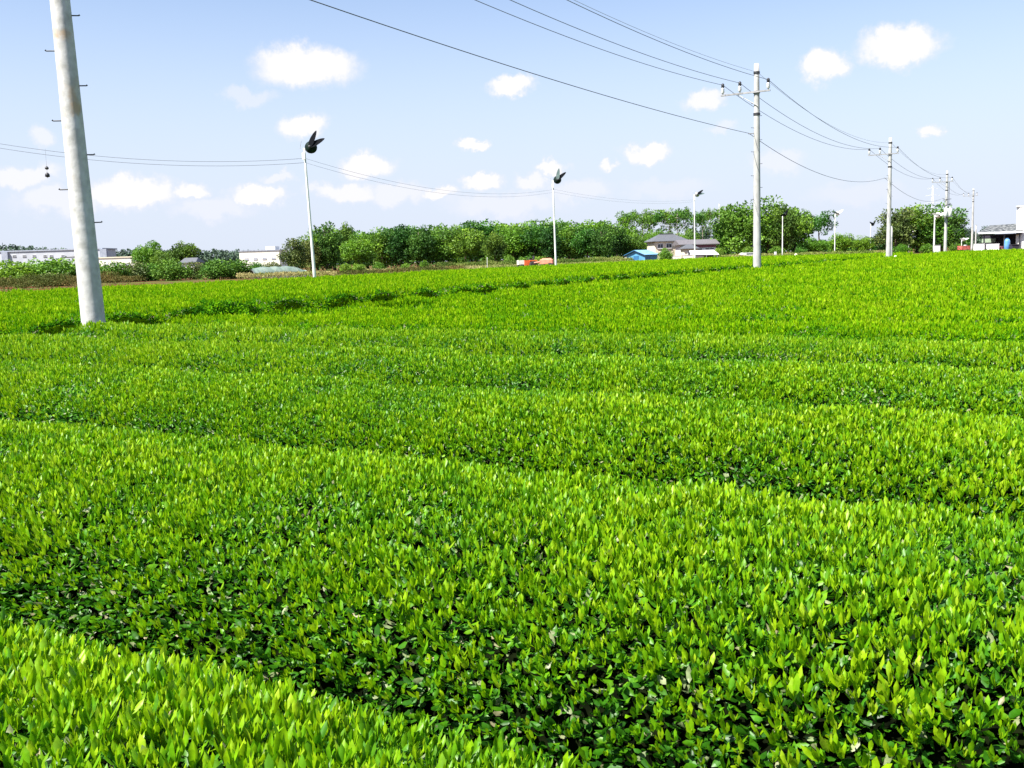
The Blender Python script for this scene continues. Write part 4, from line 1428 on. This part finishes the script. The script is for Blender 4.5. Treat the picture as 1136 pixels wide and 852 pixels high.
wl, wr_ = at(1130.5, 270, Y - 2).x - g2.x, 7.0
hh = at(1133, 229, Y - 2).z - g2.z
MB().box(((wl + wr_) / 2, 3, hh / 2), (wr_ - wl, 7, hh)).build('wall', WHITE, t)
MB().box(((wl + wr_) / 2, 3, hh + .06), (wr_ - wl + .15, 7.15, .12)).build('parapet', LILAC, t)
MB().box((3.2, -.52, 1.1), (1.1, .06, 2.1)).build('door', GREYWALL, t)
window(t, (1.0, -.54, 3.2), 1.2, .9)
for (p0, p1, py, Y, lab) in ((1080.5, 1091.5, 270.5, 117, 'white crate before the canopy building, left of two'), (1094.5, 1107.5, 270.5, 117.5, 'white crate before the canopy building, wider right one of two')):
    g = gpos((p0 + p1) / 2, Y)
    w = (p1 - p0) * scale_at(Y)
    h = at((p0 + p1) / 2, py, Y).z - g.z
    t = thing('white_crate', lab, 'crate', g, R(-25), 'white crates before the canopy building')
    MB().box((0, 0, .09 + (h - .15) / 2), (w, .9, h - .15)).build('body', WHITE, t)
    MB().box((0, 0, h - .03), (w + .06, .96, .06)).build('rim', LILAC, t)
    for x in (-w * .35, 0, w * .35):
        MB().box((x, 0, .05), (.1, .9, .08)).build('skid', WOOD if not isinstance(WOOD, str) else DARKSTEEL, t)
g = gpos(1117, 119)
t = thing('blue_tank', 'blue water tank under the canopy roof', 'tank', g)
h = at(1117, 265, 119).z - g.z
MB().lathe([(.28, .2), (.33, .26), (.33, h * .8), (.27, h * .93), (.16, h)], (0, 0, 0), 18).build('tank', BLUETANK, t, True)
MB().lathe([(.16, h), (.18, h + .02), (.18, h + .07), (.1, h + .09)], (0, 0, 0), 12).build('lid', BLUEDARK, t, True)
MB().box((0, 0, .1), (.9, .9, .2)).build('stand', DARKSTEEL, t)
g = gpos(1124.5, 118.5)
t = thing('dark_bin', 'dark upright bin next to the white wall under the canopy', 'bin', g)
h = at(1124.5, 271, 118.5).z - g.z
MB().box((0, 0, .06 + (h - .12) / 2), (.85, .8, h - .12)).build('body', DARK, t)
MB().box((0, -.02, h - .03), (.92, .88, .07)).build('lid', DARKSTEEL, t)
g = gpos(1110.5, 118)
t = thing('maroon_drum', 'small maroon drum between the wide white crate and the blue tank', 'drum', g)
MB().lathe([(.27, 0), (.29, .03), (.27, .06), (.27, .4), (.29, .43), (.27, .46), (.27, .8), (.29, .84), (.25, .85)], (0, 0, 0), 16).build('drum', MAROON, t, True)
MB().lathe([(.24, .851), (.24, .87), (.05, .88)], (0, 0, 0), 16).build('lid', DARKSTEEL, t, True)


# ------------------------------------------------------------------ machines and small things
def wheel(parent, c, r, w, name='wheel'):
    M = Matrix.Rotation(R(90), 3, 'X')
    ty = MB().lathe([(r * .55, -w / 2), (r * .92, -w / 2), (r, -w * .3), (r, w * .3), (r * .92, w / 2), (r * .55, w / 2)], c, 18, M).build(name, RUBBER, parent, True)
    MB().lathe([(r * .2, -w * .45), (r * .54, -w * .42), (r * .54, w * .42), (r * .2, w * .45)], c, 14, M).build('rim', CREAMPAINT, ty, True)


g = gpos(584, 97)
t = thing('orange_tractor', 'low orange tractor with a cream front at the field edge before the wood', 'tractor', g, R(14))
MB().box((-.62, 0, .72), (.62, .6, .42), 0).build('hood', CREAMPAINT, t)
MB().box((.12, 0, .66), (.9, .66, .5)).build('body', ORANGE, t)
MB().box((.55, -.48, .86), (.75, .26, .09)).build('fender', ORANGE, t)
MB().box((.55, .48, .86), (.75, .26, .09)).build('fender', ORANGE, t)
MB().box((.5, 0, .98), (.4, .42, .1)).build('seat', DARK, t)
MB().box((.72, 0, 1.16), (.08, .42, .34)).build('backrest', DARK, t)
MB().tube([(.02, 0, .9), (.12, 0, 1.2)], .02, 6).build('steering_column', DARKSTEEL, t)
for y in (-.48, .48):
    wheel(t, (.55, y, .42), .42, .26)
    wheel(t, (-.62, y * .9, .27), .27, .18)
g = gpos(604.5, 96)
t = thing('farm_implement', 'faded orange rotary tiller implement right of the orange tractor', 'farm machine', g, R(-12))
t.scale = (1.1, 1, 1.05)
MB().box((.15, 0, .68), (1.15, .8, .34)).build('cover', SALMON, t)
MB().poly([(-.42, -.4, .845), (.7, -.4, .845), (.5, 0, 1.02), (-.2, 0, 1.02), (.7, .4, .845), (-.42, .4, .845)], [(0, 1, 2, 3), (1, 4, 2), (3, 2, 4, 5), (0, 3, 5)]).build('hopper', SALMON, t)
MB().tube([(-.45, 0, .7), (-1.0, 0, .62)], .06, 8).build('drawbar', SALMON, t)
MB().tube([(-1.0, -.3, .58), (-1.0, .3, .58)], .04, 8).build('hitch', DARKSTEEL, t)
for y in (-.46, .46):
    wheel(t, (.5, y, .30), .30, .16)
    wheel(t, (-.35, y, .22), .22, .12)
M_ = Matrix.Rotation(R(90), 3, 'X')
mbt = MB()
for k in range(6):
    a_ = k * math.pi / 3
    mbt.box((.05 + .17 * math.cos(a_), 0, .36 + .17 * math.sin(a_)), (.06, .7, .14), 0, Matrix.Rotation(-a_, 3, 'Y'))
mbt.build('tines', DARKSTEEL, t)

g = gpos(1069, 121)
t = thing('red_cart', 'faded red farm cart beside the distant plain pole', 'cart', g, R(12))
MB().box((0, 0, .62), (1.2, .8, .12)).build('bed', RED, t)
for x, y, sx_, sy_ in ((0, -.37, 1.2, .05), (0, .37, 1.2, .05), (-.575, 0, .05, .7), (.575, 0, .05, .7)):
    MB().box((x, y, .86), (sx_, sy_, .36)).build('side_board', RED, t)
for y in (-.46, .46):
    wheel(t, (.1, y, .30), .30, .12)
MB().tube([(-.55, -.25, .6), (-1.15, -.2, .95)], .025, 6).build('handle', DARKSTEEL, t)
MB().tube([(-.55, .25, .6), (-1.15, .2, .95)], .025, 6).build('handle', DARKSTEEL, t)
MB().lathe([(.22, .69), (.26, .72), (.24, 1.1), (.2, 1.16)], (.2, 0, 0), 14).build('drum', STEEL, t, True)

for px, Y, h, r, lab in ((993.5, 66, 1.02, .05, 'small white marker stub at the foot of the third utility pole'),
                         (1041, 92, 1.0, .05, 'small white marker stub at the tea edge below the transformer pole')):
    p = at(px, 284, Y)
    t = thing('marker_stub', lab, 'marker', (p.x, p.y, 0))
    MB().tube([(0, 0, 0), (0, 0, h * .8)], r * .6, 8).build('stake', WOOD if not isinstance(WOOD, str) else BARK, t)
    MB().lathe([(r * .7, 0), (r * 1.9, .02), (r * 2, .16), (r * 1.2, .22)], (0, 0, h * .8), 12).build('cap', WHITE, t, True)
g = gpos(540, 96)
t = thing('white_stake', 'thin white stake standing in the pale grass before the wood', 'stake', g)
MB().tube([(0, 0, 0), (.02, 0, 1.25)], .022, 8).build('stake', WHITE, t)
MB().lathe([(.03, 0), (.04, .02), (.02, .07)], (.02, 0, 1.25), 8).build('cap', WHITE, t)
g = gpos(860, 140)
t = thing('grey_signpost', 'short grey signpost with a small pale board before the big trees', 'signpost', g)
MB().tube([(0, 0, 0), (0, 0, .9)], .045, 8).build('post', STEEL, t)
MB().box((0, -.07, .8), (.34, .04, .42)).build('board', LILAC, t)
g = gpos(883, 140)
t = thing('stone_marker', 'small pale stone marker right of the grey signpost', 'stone', g)
MB().lathe([(.26, 0), (.26, .3), (.2, .55), (.08, .68)], (0, 0, 0), 8).build('stone', CREAM, t, True)
g = gpos(829, 142)
t = thing('white_van', 'small white vehicle roof showing over the tea left of the tall utility pole', 'van', g, R(6))
MB().poly([(-1.35, -.6, .3), (1.35, -.6, .3), (1.35, .6, .3), (-1.35, .6, .3), (-1.4, -.62, .62), (1.4, -.62, .62), (1.4, .62, .62), (-1.4, .62, .62),
           (-.75, -.55, .98), (1.25, -.55, .98), (1.25, .55, .98), (-.75, .55, .98)],
          [(3, 2, 1, 0), (0, 1, 5, 4), (1, 2, 6, 5), (2, 3, 7, 6), (3, 0, 4, 7), (4, 5, 9, 8), (5, 6, 10, 9), (6, 7, 11, 10), (7, 4, 8, 11), (8, 9, 10, 11)]).build('body', WHITE, t)
MB().box((.35, -.60, .80), (1.4, .02, .22)).build('window', GLASS, t)
for x in (-.85, .85):
    for y in (-.56, .56):
        wheel(t, (x, y, .24), .24, .14)
